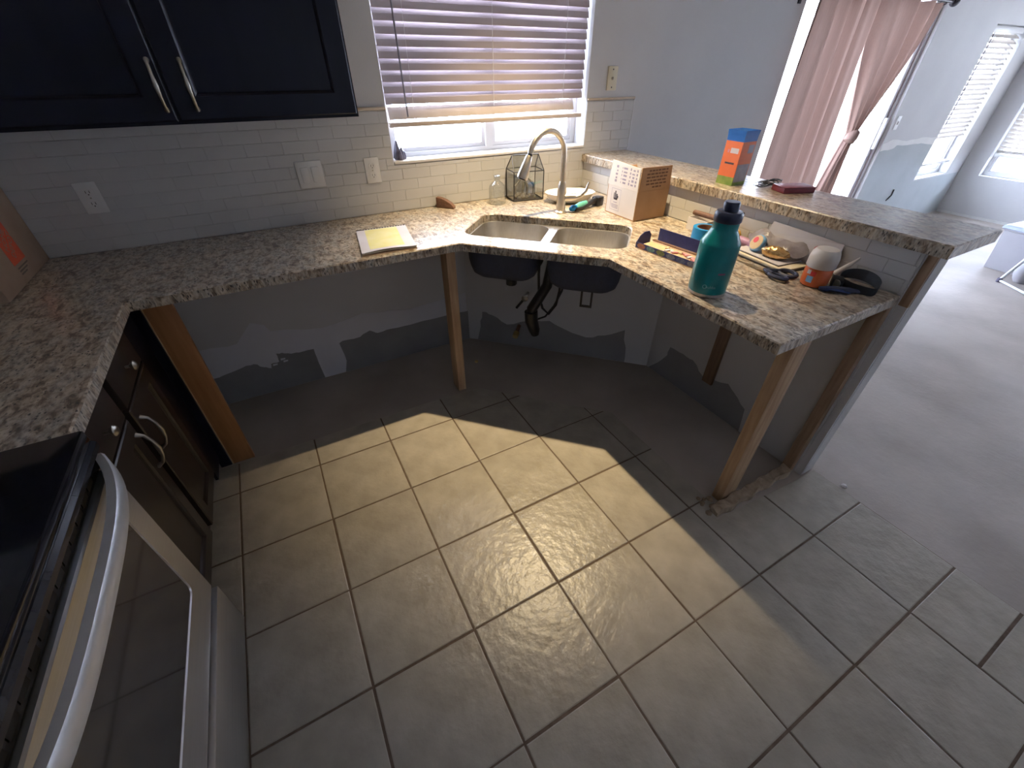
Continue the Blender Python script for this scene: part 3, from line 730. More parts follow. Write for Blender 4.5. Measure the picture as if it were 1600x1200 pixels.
def blind(name, label, axis, a0, a1, pos, ztop, zbot, pitch, tilt, sw, m, rail_m, cords, wand=None, skew=0.0, drop=None):
    """venetian blind hanging in a plane; slats share one mesh"""
    P = (lambda a, d, z: (a, pos + d, z)) if axis == 'y' else (lambda a, d, z: (pos + d, a, z))
    mid = (a0 + a1) / 2
    r = empty(name, P(mid, 0, zbot), label, 'blind')
    hw_ = (a1 - a0) / 2
    box('headrail', rail_m, tuple(sorted((P(a0, -0.028, 0)[0], P(a1, 0.028, 0)[0]))) + tuple(sorted((P(a0, -0.028, 0)[1], P(a1, 0.028, 0)[1]))) + (ztop - 0.045, ztop), r, 0.003)
    # slat mesh at origin
    b = MB()
    ct, stt = math.cos(tilt), math.sin(tilt)
    sec = [(-sw / 2, -0.0012), (0, 0.0022), (sw / 2, -0.0012), (sw / 2, 0.0016), (0, 0.0050), (-sw / 2, 0.0016)]
    sec = [(p * ct - q * stt, p * stt + q * ct) for p, q in sec]
    rings = [[(a, d, z) if axis == 'y' else (d, a, z) for d, z in sec] for a in (-hw_, hw_)]
    b.loft(rings)
    first = None
    z = ztop - 0.07; k = 0
    while z > zbot + 0.03:
        loc = Vector(P(mid, 0, z)) - wloc(r)
        if first is None:
            o = b.build('slat', m, None, origin=(0, 0, 0)); first = o.data; o.parent = r
        else: o = share(first, 'slat', (0, 0, 0), r)
        o.location = loc
        if axis == 'y':
            o.rotation_euler = (random.uniform(-0.03, 0.03), skew * max(0, (k - 12)) / 6 + random.uniform(-0.0015, 0.0015), 0)
        z -= pitch; k += 1
    for a in cords:
        MB().tube([P(a, -0.027, ztop - 0.05), P(a, -0.027, zbot + 0.01)], 0.0012, 5).build('ladder_cord', 'cord', r)
        MB().tube([P(a, 0.024, ztop - 0.05), P(a, 0.024, zbot + 0.01)], 0.0012, 5).build('ladder_cord', 'cord', r)
    if wand is not None:
        MB().tube([P(wand[0], -0.035, ztop - 0.05), P(wand[0] + wand[2], -0.04, wand[1])], 0.0042, 8).build('tilt_wand', 'wand', r, smooth=True)
    return r, P
bl, BP = blind('window_blind', 'wide white venetian blind half closed over the sink window', 'y', WIN[0] + 0.012, WIN[1] - 0.012, YW + 0.04, WIN[3] - 0.005, 1.335, 0.0435, math.radians(70), 0.0505, 'slat', 'white_plastic', (1.245, 1.685, 2.12), (1.19, 1.315, 0.018))
# the last loose slat and the tilted bottom rail
q = MB().loft([[(a, YW + 0.04 + d, 1.332 + 0.006 * (a - 1.7) + z) for d, z in ((-0.008, -0.026), (0.012, 0.024), (0.010, 0.026), (-0.010, -0.024))] for a in (1.125, 2.215)])
q.build('slat', 'slat_tan', bl)
box('bottom_rail', 'slat_tan', (1.118, 2.262, YW + 0.012, YW + 0.062, 1.272, 1.292), bl, 0.004)
tag(thing_mesh(MB().lathe([(0.016, 1.130), (0.024, 1.140), (0.020, 1.165), (0.012, 1.190), (0.004, 1.215)], (1.140, YW + 0.035, 0), 6), 'crystal_cluster', 'stone', 'dark pointed crystal cluster standing at the left end of the window sill', 'crystal'), None)
cc = bpy.data.objects['crystal_cluster']
for (ox, oy, h, r) in ((0.020, -0.006, 0.055, 0.014), (0.034, 0.004, 0.038, 0.012), (0.008, -0.02, 0.045, 0.012)):
    MB().lathe([(r * 0.8, 1.130), (r, 1.14), (r * 0.7, 1.130 + h * 0.7), (0.003, 1.130 + h)], (1.140 + ox, YW + 0.035 + oy, 0), 6).build('crystal_point', 'stone', cc)

# dining windows
w2 = window('window_2', 'narrow white window with a raised blind near the far corner', 'y', NWIN, YW, 0.09, None)
b2, _ = blind('window_blind', 'narrow white venetian blind in the slim window by the far corner', 'y', NWIN[0] + 0.02, NWIN[1] - 0.02, YW + 0.045, NWIN[3] - 0.01, 0.84, 0.043, math.radians(40), 0.05, 'slat_far', 'white_plastic', (7.16, 7.68), (7.10, 1.0, 0.0))
box('bottom_rail', 'white_plastic', (7.07, 7.77, YW + 0.02, YW + 0.07, 0.60, 0.625), b2, 0.003)
w3 = window('window_3', 'white window in the far dining wall, extended out of view to add daylight', 'x', RWIN, XR, 0.09, -1.38)
b3, _ = blind('window_blind', 'wide white venetian blind lowered over the far wall window', 'x', RWIN[0] + 0.02, RWIN[1] - 0.02, XR + 0.045, RWIN[3] - 0.01, 0.665, 0.043, math.radians(-40), 0.05, 'slat_far', 'white_plastic', (0.38, -0.8, -2.0, -3.1))
box('bottom_rail', 'white_plastic', (XR + 0.02, XR + 0.07, RWIN[0] + 0.02, RWIN[1] - 0.02, 0.66, 0.685), b3, 0.003)

window('fill_window', 'unseen tinted window added in the near wall behind the viewer for fill daylight', 'y', FILL_WIN, YF - 0.16, 0.03, 2.1, gm='tinted')
# patio door
pd = empty('door_1', ((DOOR[0] + DOOR[1]) / 2, YW + 0.08, 0), 'sliding glass patio door with grey aluminium frame behind curtains', 'door', kind='structure')
d0, d1, dz = DOOR[0], DOOR[1], DOOR[3]
for b_ in ((d0 + .001, d0 + 0.045, 0.0, dz - .001), (d1 - 0.045, d1 - .001, 0.0, dz - .001), (d0 + 0.045, d1 - 0.045, dz - 0.05, dz - .001), (d0 + 0.045, d1 - 0.045, 0.0, 0.03)):
    box('frame', 'alu', (b_[0], b_[1], YW + 0.03, YW + 0.14, b_[2], b_[3]), pd)
mid = (d0 + d1) / 2
for k, (s0, s1, yy) in enumerate(((d0 + 0.045, mid + 0.03, YW + 0.095), (mid - 0.03, d1 - 0.045, YW + 0.045))):
    sh = MB()
    sh.box(s0, s0 + 0.055, yy, yy + 0.03, 0.03, dz - 0.05).box(s1 - 0.055, s1, yy, yy + 0.03, 0.03, dz - 0.05)
    sh.box(s0 + 0.055, s1 - 0.055, yy, yy + 0.03, 0.03, 0.11).box(s0 + 0.055, s1 - 0.055, yy, yy + 0.03, dz - 0.11, dz - 0.05)
    so = sh.build('sash', 'alu', pd)
    box('pane', 'glass', (s0 + 0.055, s1 - 0.055, yy + 0.012, yy + 0.017, 0.11, dz - 0.11), pd)
    if k: box('handle', 'white_plastic', (s1 - 0.045, s1 - 0.012, yy - 0.03, yy, 0.86, 1.12), pd, 0.004)

# curtains
def curtain(name, label, fn, m, ns=90, nt=40):
    b = MB()
    b.loft([[fn(i / (ns - 1), k / (nt - 1)) for i in range(ns)] for k in range(nt)], False, False, close=False)
    o = b.build(name, m, smooth=True, angle=180)
    return tag(o, label, 'curtain', 'curtains on the patio door')
YC = 0.648
def left_panel(s, t):
    x = (4.055 + (4.76 - 4.055) * s) * (1 - t) + (4.085 + (4.90 - 4.085) * s) * t
    fold = 0.042 * math.sin(s * 27 + 0.6 * math.sin(3 * t)) + 0.014 * math.sin(s * 61 + 2 * t)
    return (x + 0.006 * math.cos(s * 34), YC + fold * (0.7 + 0.5 * t), 1.908 - t * 1.868)
curtain('curtain', 'mauve brown curtain panel hanging straight over the left of the patio door', left_panel, 'curtain')
def right_panel(s, t):
    zk = 1.03
    z = 1.908 - t * 1.868
    tk = (1.908 - zk) / 1.868
    if t < tk:
        u = t / tk
        x0 = 4.74 + (5.075 - 4.74) * (u ** 1.05); x1 = 5.62 + (5.135 - 5.62) * (u ** 1.55)
        zz = z - 0.05 * s * (1 - u) * 0 + 0.10 * s * math.sin(PI * u) * 0.4
    else:
        u = (t - tk) / (1 - tk)
        x0 = 5.075 + (4.80 - 5.075) * u ** 0.8; x1 = 5.135 + (5.20 - 5.135) * u ** 0.8
        zz = z
    wdt = max(x1 - x0, 0.05)
    amp = 0.035 * min(1, 0.35 + wdt)
    return (x0 + (x1 - x0) * s, YC - 0.004 + 1.35 * amp * math.sin(s * 21 + 1.0) + 0.012 * math.sin(s * 49), zz)
tied = curtain('curtain', 'mauve brown curtain panel knotted at mid height over the right of the patio door', right_panel, 'curtain')
MB().lathe([(0.02, -0.06), (0.045, -0.045), (0.05, 0.0), (0.044, 0.04), (0.02, 0.055)], (5.105, YC - 0.015, 1.025), 14, Matrix.Rotation(0.5, 4, 'Y')).build('knot', 'curtain', tied, smooth=True)
rod = empty('curtain_rod', (4.9, YC, 1.965), 'dark bronze curtain rod with a ball finial above the patio door', 'curtain rod')
MB().tube([(3.9, YC, 1.925), (5.78, YC, 1.925)], 0.011, 12).build('rod', 'rod', rod, smooth=True)
for x in (3.87, 5.815):
    MB().lathe([(0.004, -0.035), (0.02, -0.03), (0.032, -0.008), (0.034, 0.008), (0.024, 0.03), (0.006, 0.036)], (x, YC, 1.925), 16, Matrix.Rotation(PI / 2, 4, 'Y')).build('finial', 'rod', rod, smooth=True)
for x in (3.95, 5.70):
    MB().tube([(x, YW - 0.002, 1.885), (x, YC + 0.03, 1.898), (x, YC, 1.912)], 0.007, 8).build('bracket', 'rod', rod, smooth=True)
    box('bracket_plate', 'rod', (x - 0.015, x + 0.015, YW - 0.006, YW - 0.0005, 1.84, 1.92), rod)

# ------------------------------------------------------------------ wall plates
def outlet(name, label, x, z, jack=False, m='white_plastic', y=None):
    yb = (YW - 0.0085) if y is None else y
    o = empty(name, (x, yb, z), label, 'outlet')
    box('cover_plate', m, (x - 0.036, x + 0.036, yb - 0.006, yb, z - 0.057, z + 0.057), o, 0.003)
    if not jack:
        for dz_ in (-0.021, 0.021):
            r = MB().prism([(x + 0.0165 * math.cos(a) , z + dz_ + max(-0.0125, min(0.0125, 0.0165 * math.sin(a)))) for a in [2 * PI * k / 20 for k in range(20)]], yb - 0.0085, yb - 0.005, Matrix(((1, 0, 0, 0), (0, 0, 1, 0), (0, 1, 0, 0), (0, 0, 0, 1)))).build('receptacle', m, o)
            for sx in (-0.006, 0.006):
                box('slot', 'slot_dark', (x + sx - 0.001, x + sx + 0.001, yb - 0.0092, yb - 0.0086, z + dz_ - 0.003, z + dz_ + 0.006), r)
            box('slot', 'slot_dark', (x - 0.002, x + 0.002, yb - 0.0092, yb - 0.0086, z + dz_ - 0.010, z + dz_ - 0.006), r)
        MB().lathe([(0.003, 0), (0.003, 0.0015)], (x, yb - 0.006, z), 10, Matrix.Rotation(PI / 2, 4, 'X')).build('screw', 'pewter', o)
    else:
        MB().lathe([(0.008, 0), (0.008, 0.004), (0.004, 0.008)], (x, yb - 0.006, z), 12, Matrix.Rotation(PI / 2, 4, 'X')).build('coax_jack', 'pewter', o)
        for s_ in (-0.042, 0.042):
            MB().lathe([(0.004, 0), (0.004, 0.0015)], (x, yb - 0.006, z + s_), 10, Matrix.Rotation(PI / 2, 4, 'X')).build('screw', 'slot_dark', o)
    return o
outlet('power_outlet', 'white duplex outlet left on the backsplash under the dark cabinet doors', -0.119, 1.098)
outlet('power_outlet', 'white duplex outlet on the backsplash beside the window', 0.990, 1.100)
outlet('cable_jack', 'ivory cable jack plate on the wall right of the kitchen window', 2.447, 1.455, True, 'ivory', YW - 0.0005)
sw = empty('light_switch', (0.701, YW - 0.0085, 1.107), 'white double rocker light switch on the backsplash between the two outlets', 'light switch')
box('cover_plate', 'white_plastic', (0.643, 0.759, YW - 0.0145, YW - 0.0085, 1.050, 1.164), sw, 0.003)
for x in (0.678, 0.724):
    MB().box(x - 0.0165, x + 0.0165, YW - 0.019, YW - 0.0135, 1.074, 1.140).build('rocker', 'white_plastic', sw, bevel=0.0025)
sw2 = empty('light_switch', (6.02, YW - 0.0005, 1.075), 'white light switch on the grey wall right of the patio door', 'light switch')
box('cover_plate', 'white_plastic', (5.985, 6.055, YW - 0.006, YW - 0.0005, 1.018, 1.132), sw2, 0.003)
box('toggle', 'white_plastic', (6.014, 6.026, YW - 0.016, YW - 0.006, 1.06, 1.09), sw2, 0.002)
tag(MB().tube([(6.60, YW - 0.004, 0.30), (6.63, YW - 0.02, 0.36), (6.66, YW - 0.006, 0.41)], 0.007, 8).build('cable_stub', 'wire', smooth=True), 'short dark cable end poking from the wall below the paint patch', 'cable')

# ------------------------------------------------------------------ wooden supports
tag(MB().box(1.149, 1.194, 0.214, 0.300, -0.0075, ZT - TH - 0.0005).build('support_post', 'pine', bevel=0.002), 'pine post under the counter corner left of the sink', 'post', 'bare lumber props under the counter')
tag(MB().box(1.842, 1.936, -1.062, -1.018, -0.0075, ZT - TH - 0.0005).build('support_post', 'pine', bevel=0.002), 'pine post at the front corner of the peninsula counter', 'post', 'bare lumber props under the counter')
tag(MB().box(2.282, 2.3, -0.580, -0.520, 0.15, ZT - TH - 0.0005).build('wall_cleat', 'oldwood', bevel=0.002), 'narrow brown wooden cleat on the half wall under the peninsula', 'cleat', 'bare lumber props under the counter')
tag(MB().box(2.262, 2.2995, -1.102, -1.060, -0.0075, ZT - TH - 0.0005).build('end_stud', 'stud', bevel=0.002), 'tan stud standing against the end of the half wall under the counter', 'stud', 'bare lumber props under the counter')
sp = tag(MB().loft([[(x, -1.112 + 0.006 * math.sin(x * 50), -0.007), (x, -1.066 + 0.004 * math.sin(x * 70), -0.007), (x, -1.068 + 0.004 * math.sin(x * 70), 0.026 + 0.003 * math.sin(x * 40)), (x, -1.108 + 0.006 * math.sin(x * 50), 0.022 + 0.004 * math.sin(x * 63))] for x in [1.765 + 0.02 * k for k in range(26)]]).build('floor_strip', 'mortar'), 'rough strip of wood and mortar on the floor at the end of the peninsula', 'floor strip')
for k in range(9):
    x, y, r = random.uniform(1.75, 1.83), random.uniform(-1.10, -1.0), random.uniform(0.008, 0.018)
    tag(MB().lathe([(r, -0.0075), (r * 0.9, r * 0.2), (r * 0.4, r * 0.5)], (x, y, 0), 7).build('mortar_crumb', 'mortar'), 'crumb of mortar on the floor by the peninsula post', 'rubble', 'mortar crumbs by the post')
bd = empty('support_board', (0.02, 0.23, 0), 'orange-brown plywood board standing on end beside the left base cabinet', 'board')
box('board', 'orange_ply', (-0.022, 0.068, 0.216, 0.236, -0.0075, ZT - TH - 0.0005), bd, 0.001)
box('edge_band', 'ply_edge', (-0.026, -0.0222, 0.2155, 0.2365, -0.0075, ZT - TH - 0.0005), bd)

# ------------------------------------------------------------------ cabinets
def shaker(name, plane, axis, a0, a1, z0, z1, m, parent, rail=0.062, t=0.019, sgn=-1):
    """framed door: four rails with a recessed panel; axis 'y' faces -y at y=plane, axis 'x' faces +x at x=plane"""
    def P(a, d, z): return (a, plane - d, z) if axis == 'y' else (plane + d, a, z)
    b = MB()
    ring = lambda i, d: [P(a0 + i, d, z0 + i), P(a1 - i, d, z0 + i), P(a1 - i, d, z1 - i), P(a0 + i, d, z1 - i)]
    b.loft([ring(0, 0), ring(0, t - 0.003), ring(0.004, t), ring(rail - 0.006, t), ring(rail, t - 0.005), ring(rail + 0.004, t - 0.011)], cap0=True, cap1=False)
    o = b.build(name, m, parent)
    p = MB().add(ring(rail + 0.004, t - 0.011) , [(0, 1, 2, 3)]).build('panel', m, o)
    return o
def pull(path_pts, parent, name='handle', r=0.0055, feet=None):
    n = len(path_pts)
    o = MB().tube(path_pts, [r * (1.35 if i in (0, n - 1) else (1.25 if i == n // 2 else 0.8)) for i in range(n)], 10).build(name, 'pewter', parent, smooth=True)
    return o
uc = empty('upper_cabinet', (0.13, 0.57, 1.35), 'dark wall cabinet with two doors above the left counter', 'cabinet')
UY = 0.428
box('body', 'navy', (XL + 0.001, 0.913, UY, YW - 0.009, 1.351, 2.15), uc)
for k, (a0, a1) in enumerate(((-0.293, 0.302), (0.310, 0.905))):
    dd = shaker('door', UY - 0.0005, 'y', a0, a1, 1.362, 2.13, 'navy', uc, 0.075)
    hx0 = 0.284 if k == 0 else 0.372
    yy = UY - 0.020
    pull([(hx0, yy + 0.001, 1.530), (hx0, yy - 0.016, 1.520), (hx0, yy - 0.026, 1.49), (hx0, yy - 0.029, 1.462), (hx0, yy - 0.026, 1.434), (hx0, yy - 0.016, 1.404), (hx0, yy + 0.001, 1.394)], dd, r=0.0062)
shaker('door', UY - 0.0005, 'y', -0.655, -0.301, 1.362, 2.13, 'navy', uc, 0.075)

bc = empty('base_cabinet', (-0.35, -0.2, 0), 'dark brown base cabinet with two drawers over two doors beside the range', 'cabinet')
CX = -0.072
box('body', 'espresso', (XL + 0.002, CX, -0.605, 0.205, 0.10, ZT - TH - 0.0005), bc)
box('toe_kick', 'navy', (XL + 0.002, -0.14, -0.605, 0.205, -0.0075, 0.10), bc)
box('filler_strip', 'navy', (CX + 0.0005, CX + 0.012, 0.062, 0.205, 0.06, ZT - TH - 0.001), bc)
box('filler_return', 'navy', (CX + 0.0005, -0.0265, 0.2055, 0.2152, 0.0, ZT - TH - 0.001), bc)
for (a0, a1, kc, hp) in ((-0.250, 0.048, -0.100, -0.222), (-0.588, -0.288, -0.437, -0.313)):
    dw = MB().box(CX + 0.0005, CX + 0.020, a0, a1, 0.706, 0.835).build('drawer', 'espresso', bc, bevel=0.004)
    MB().lathe([(0.005, 0), (0.005, 0.012), (0.013, 0.018), (0.0155, 0.024), (0.010, 0.030), (0.003, 0.031)], (CX + 0.0195, kc, 0.765), 16, Matrix.Rotation(PI / 2, 4, 'Y')).build('knob', 'pewter', dw, smooth=True)
    dd = shaker('door', CX + 0.0005, 'x', a0, a1, 0.125, 0.695, 'espresso', bc, 0.058)
    xx = CX + 0.0205
    pull([(xx - 0.001, hp, 0.652), (xx + 0.016, hp, 0.642), (xx + 0.026, hp, 0.615), (xx + 0.029, hp, 0.585), (xx + 0.026, hp, 0.555), (xx + 0.016, hp, 0.528), (xx - 0.001, hp, 0.518)], dd, r=0.006)

# ------------------------------------------------------------------ range
rg = empty('oven_range', (-0.3, -0.995, 0), 'white electric range with black glass cooktop and bowed white handle', 'oven')
RY0, RY1 = -1.378, -0.618
box('body', 'white_enamel', (-0.64, -0.036, RY0, RY1, 0.02, 0.862), rg)
MB().box(-0.64, 0.008, RY0 - 0.001, RY1 + 0.001, 0.872, 0.904).build('cooktop', 'black_glass', rg, bevel=0.006)
MB().loft([[(-0.035, y, 0.8715), (0.006, y, 0.8715), (0.013, y, 0.865), (0.011, y, 0.850), (-0.006, y, 0.846), (-0.014, y, 0.797), (-0.035, y, 0.797)] for y in (RY0, RY1)]).build('front_trim', 'black_enamel', rg)
vent = MB()
for k in range(14):
    y = RY0 + 0.07 + k * 0.046
    vent.add([(-0.0062, y, 0.838), (-0.0062, y + 0.034, 0.838), (-0.0110, y + 0.034, 0.808), (-0.0110, y, 0.808)], [(0, 1, 2, 3)])
vent.build('vent_slots', 'slot', rg)
for (cx, cy, r) in ((-0.18, -0.80, 0.10), (-0.18, -1.19, 0.085), (-0.46, -0.80, 0.085), (-0.46, -1.19, 0.10)):
    MB().lathe([(r, 0.9042), (r, 0.9046), (r - 0.004, 0.9046), (r - 0.004, 0.9042)], (cx, cy, 0), 40, cap0=False, cap1=False).build('burner_ring', 'grey_print', rg)
dr_ = MB()
ringd = lambda i, j, d: [(d, RY1 - 0.004 - i, 0.256 + j), (d, RY0 + 0.004 + i, 0.256 + j), (d, RY0 + 0.004 + i, 0.820 - j), (d, RY1 - 0.004 - i, 0.820 - j)]
wy, wz0, wz1 = 0.082, 0.375, 0.722
def rr_ring(y0, y1, z0, z1, r, d, n=5): return [(d, y, z) for y, z in rrect(y0, y1, z0, z1, r, n)]
dr_.loft([rr_ring(RY0 + .004, RY1 - .004, .256, .795, .006, -0.035), rr_ring(RY0 + .004, RY1 - .004, .256, .795, .006, -0.004), rr_ring(RY0 + .008, RY1 - .008, .260, .791, .006, 0.0), rr_ring(RY0 + wy, RY1 - wy, wz0, wz1, .022, 0.0), rr_ring(RY0 + wy + .004, RY1 - wy - .004, wz0 + .004, wz1 - .004, .020, -0.004)], cap0=True, cap1=False)
door = dr_.build('oven_door', 'range_steel', rg)
MB().add(rr_ring(RY0 + wy + .003, RY1 - wy - .003, wz0 + .003, wz1 - .003, .02, -0.003), [tuple(range(24))]).build('oven_window', 'oven_glass', door)
NH = 32
rings = []
for k in range(NH + 1):
    t = k / NH; y = RY1 + 0.006 + (RY0 - RY1 - 0.012) * t
    xo = 0.006 + 0.063 * (1 - abs(2 * t - 1) ** 3.2)
    thk = 0.020
    rings.append([(xo - thk, y, 0.790), (xo - 0.004, y, 0.788), (xo, y, 0.794), (xo, y, 0.824), (xo - 0.004, y, 0.830), (xo - thk, y, 0.830)])
MB().loft(rings).build('handle', 'handle_steel', door, smooth=True, angle=50)
MB().box(-0.03, 0.012, RY0 + 0.004, RY1 - 0.004, 0.035, 0.248).build('storage_drawer', 'range_steel', rg, bevel=0.005)
box('back_panel', 'black_enamel', (-0.655, -0.60, RY0, RY1, 0.905, 1.08), rg, 0.006)
box('kick_base', 'black_enamel', (-0.62, -0.06, RY0 + 0.01, RY1 - 0.01, 0.0005, 0.02), rg)

# ------------------------------------------------------------------ things on the left counter
lc = empty('moving_box', (-0.5, 0.5, ZT), 'tall brown cardboard moving box with an orange square logo in the corner', 'box')
MB().box(-0.650, -0.350, 0.275, 0.722, ZT + 0.0005, ZT + 0.42).build('carton', 'cardboard_grey', lc, bevel=0.002)
Mlc = frame((-0.3497, 0.50, 1.03), (0, 1, 0), (0, 0, 1), (1, 0, 0))
MB().box(-0.055, 0.055, -0.072, 0.072, 0.0001, 0.0005, Mx=Mlc).build('orange_logo', 'orange_print', lc)
Ml2 = frame((-0.3488, 0.50, 1.03), (0, c45, c45), (0, -c45, c45), (1, 0, 0))
for k, (tx, ty) in enumerate((('THE', 0.034), ('HOME', 0.006), ('DEPOT', -0.026))):
    text_mesh('logo_lettering', tx, 0.031, Ml2 @ Matrix.Translation((0, ty, 0)), 'cardboard_grey', lc)
for k in range(3):
    MB().box(-0.045, 0.05 - 0.02 * k, -0.088 - 0.010 * k, -0.083 - 0.010 * k, 0.0001, 0.0004, Mx=Mlc).build('printed_line', 'ink_grey', lc)
MB().box(-0.53, -0.47, 0.275, 0.722, ZT + 0.4201, ZT + 0.4206).build('packing_tape', 'core', lc)

bk_c = [(0.763, 0.134), (0.992, 0.128), (1.038, 0.447), (0.809, 0.461)]
bo = empty('workbook', (0.90, 0.29, ZT), 'stack of curled papers with a yellow printed cover at the counter edge', 'book')
def page(z, curl, m, name, ins=0.0, th=0.002):
    rows0, rows1 = [], []
    for a in range(9):
        t = a / 8
        for_row = []
        row = []
        for b_ in range(9):
            s = b_ / 8
            p0 = Vector(bk_c[0]).lerp(Vector(bk_c[1]), ins + s * (1 - 2 * ins)); p1 = Vector(bk_c[3]).lerp(Vector(bk_c[2]), ins + s * (1 - 2 * ins))
            q = p0.lerp(p1, ins + t * (1 - 2 * ins))
            lift = curl * (max(0, 1 - t * 2.2)) ** 2 * (0.4 + 0.6 * math.sin(PI * min(1, s * 1.1)))
            row.append((q.x, q.y, z + lift))
        rows0.append(row); rows1.append([(x, y, w + th) for x, y, w in row])
    b = MB().loft(rows0, False, False, close=False); b.loft(rows1, False, False, close=False)
    ed = [rows0[0], rows1[0]]; b.loft(ed, False, False, close=False); b.loft([rows0[-1], rows1[-1]], False, False, close=False)
    b.loft([[r[0] for r in rows0], [r[0] for r in rows1]], False, False, close=False); b.loft([[r[-1] for r in rows0], [r[-1] for r in rows1]], False, False, close=False)
    return b.build(name, m, bo, weld=True)
page(ZT + 0.0005, 0.0, 'pinkbook', 'back_pages', 0.0, 0.004)
page(ZT + 0.005, 0.006, 'paper_cream', 'middle_pages', 0.004, 0.003)
pc = page(ZT + 0.0085, 0.010, 'paper', 'cover', 0.0, 0.0015)
def onbook(s, t, z): 
    q = Vector(bk_c[0]).lerp(Vector(bk_c[1]), s).lerp(Vector(bk_c[3]).lerp(Vector(bk_c[2]), s), t); return (q.x, q.y, z)
yb = MB()
rws = []
for k in range(9):
    t = 0.10 + 0.86 * k / 8
    rws.append([onbook(s, t, ZT + 0.0104 + 0.010 * (max(0, 1 - t * 2.2)) ** 2 * (0.4 + 0.6 * math.sin(PI * min(1, s * 1.1)))) for s in (0.16, 0.32, 0.5, 0.66, 0.80)])
yb.loft(rws, False, False, close=False).build('yellow_print', 'yellow_print', pc)
q = MB()
for k in range(18):
    s = 0.03 + 0.94 * k / 17; w = 0.016 if k < 2 else 0.008
    a = Vector(onbook(s, 0.985, ZT + 0.0104)); q.box(a.x - w / 2, a.x + w / 2, a.y - 0.003, a.y + 0.003, a.z, a.z + 0.0015)
q.build('binding_print', 'ink', pc)

wd = MB()
prof = [(0, 0), (0.102, 0), (0.100, 0.010), (0.082, 0.027), (0.055, 0.041), (0.026, 0.050), (0, 0.053)]
Mw = frame((1.300, 0.700, ZT + 0.0005), (0.70, -0.71, 0), (0, 0, 1), (0.71, 0.70, 0))
wd.prism(prof, -0.012, 0.018, Mw)
thing_mesh(wd, 'wooden_wedge', 'walnut', 'small dark wooden wedge leaning against the backsplash', 'wedge', bevel=0.0015)

# ------------------------------------------------------------------ behind the sink
cb = empty('glass_bottle', (1.628, 0.615, ZT), 'clear round-shouldered glass bottle left of the little glass house', 'bottle')
MB().lathe([(0.044, ZT + 0.001), (0.047, ZT + 0.006), (0.047, ZT + 0.075), (0.043, ZT + 0.092), (0.032, ZT + 0.106), (0.017, ZT + 0.116), (0.0145, ZT + 0.122), (0.0145, ZT + 0.138)], (1.628, 0.615, 0), 32, cap1=False).build('bottle', 'clear', cb, smooth=True)
MB().lathe([(0.017, ZT + 0.134), (0.018, ZT + 0.138), (0.018, ZT + 0.144), (0.014, ZT + 0.146)], (1.628, 0.615, 0), 24).build('lip', 'clear', cb, smooth=True)

ln = empty('glass_terrarium', (1.82, 0.63, ZT), 'house-shaped glass terrarium with dark metal edges behind the faucet', 'terrarium')
A0 = Vector((1.722, 0.592)); A1 = Vector((1.900, 0.566)); ee = (A1 - A0); nn = Vector((-ee.y, ee.x)).normalized() * 0.125
def LP(s, t, z): 
    q = A0 + ee * s + nn * t; return Vector((q.x, q.y, z))
z0, z1, z2 = ZT + 0.004, 1.046, 1.120
cor = [LP(0, 0, z0), LP(1, 0, z0), LP(1, 1, z0), LP(0, 1, z0)]
top = [LP(0, 0, z1), LP(1, 0, z1), LP(1, 1, z1), LP(0, 1, z1)]
rdg = [LP(0.06, 0.5, z2), LP(0.94, 0.5, z2)]
edges = [(cor[i], cor[(i + 1) % 4]) for i in range(4)] + [(top[i], top[(i + 1) % 4]) for i in range(4)] + [(cor[i], top[i]) for i in range(4)] + [(top[0], rdg[0]), (top[3], rdg[0]), (top[1], rdg[1]), (top[2], rdg[1]), (rdg[0], rdg[1])]
for a, b_ in edges: MB().tube([a, b_], 0.0028, 6).build('metal_edge', 'lantern', ln)
for f in ([cor[0], cor[1], top[1], top[0]], [cor[1], cor[2], top[2], top[1]], [cor[2], cor[3], top[3], top[2]], [cor[3], cor[0], top[0], top[3]], [top[0], top[1], rdg[1], rdg[0]], [top[2], top[3], rdg[0], rdg[1]], [top[1], top[2], rdg[1]], [top[3], top[0], rdg[0]]):
    MB().add(f, [tuple(range(len(f)))]).build('pane', 'clear', ln)
MB().prism([(q.x, q.y) for q in cor], ZT + 0.0006, ZT + 0.003).build('floor_plate', 'lantern', ln)
mo = MB()
for k in range(16):
    q = LP(random.uniform(0.15, 0.85), random.uniform(0.2, 0.8), ZT + 0.003); r = random.uniform(0.008, 0.018)
    mo.lathe([(r * 0.6, 0), (r, r * 0.6), (r * 0.8, r * 1.4), (r * 0.2, r * 1.9)], q, 8)
tag(mo.build('dried_filling', 'pebble', ln, smooth=True), kind='stuff')
for k in range(4):
    q = LP(0.2 + 0.2 * k, 0.5, ZT + 0.02)
    MB().tube([q, q + Vector((random.uniform(-0.02, 0.02), 0, 0.05)), q + Vector((random.uniform(-0.04, 0.04), 0.01, 0.085))], [0.006, 0.009, 0.003], 7).build('dried_stem', 'pebble', ln, smooth=True)

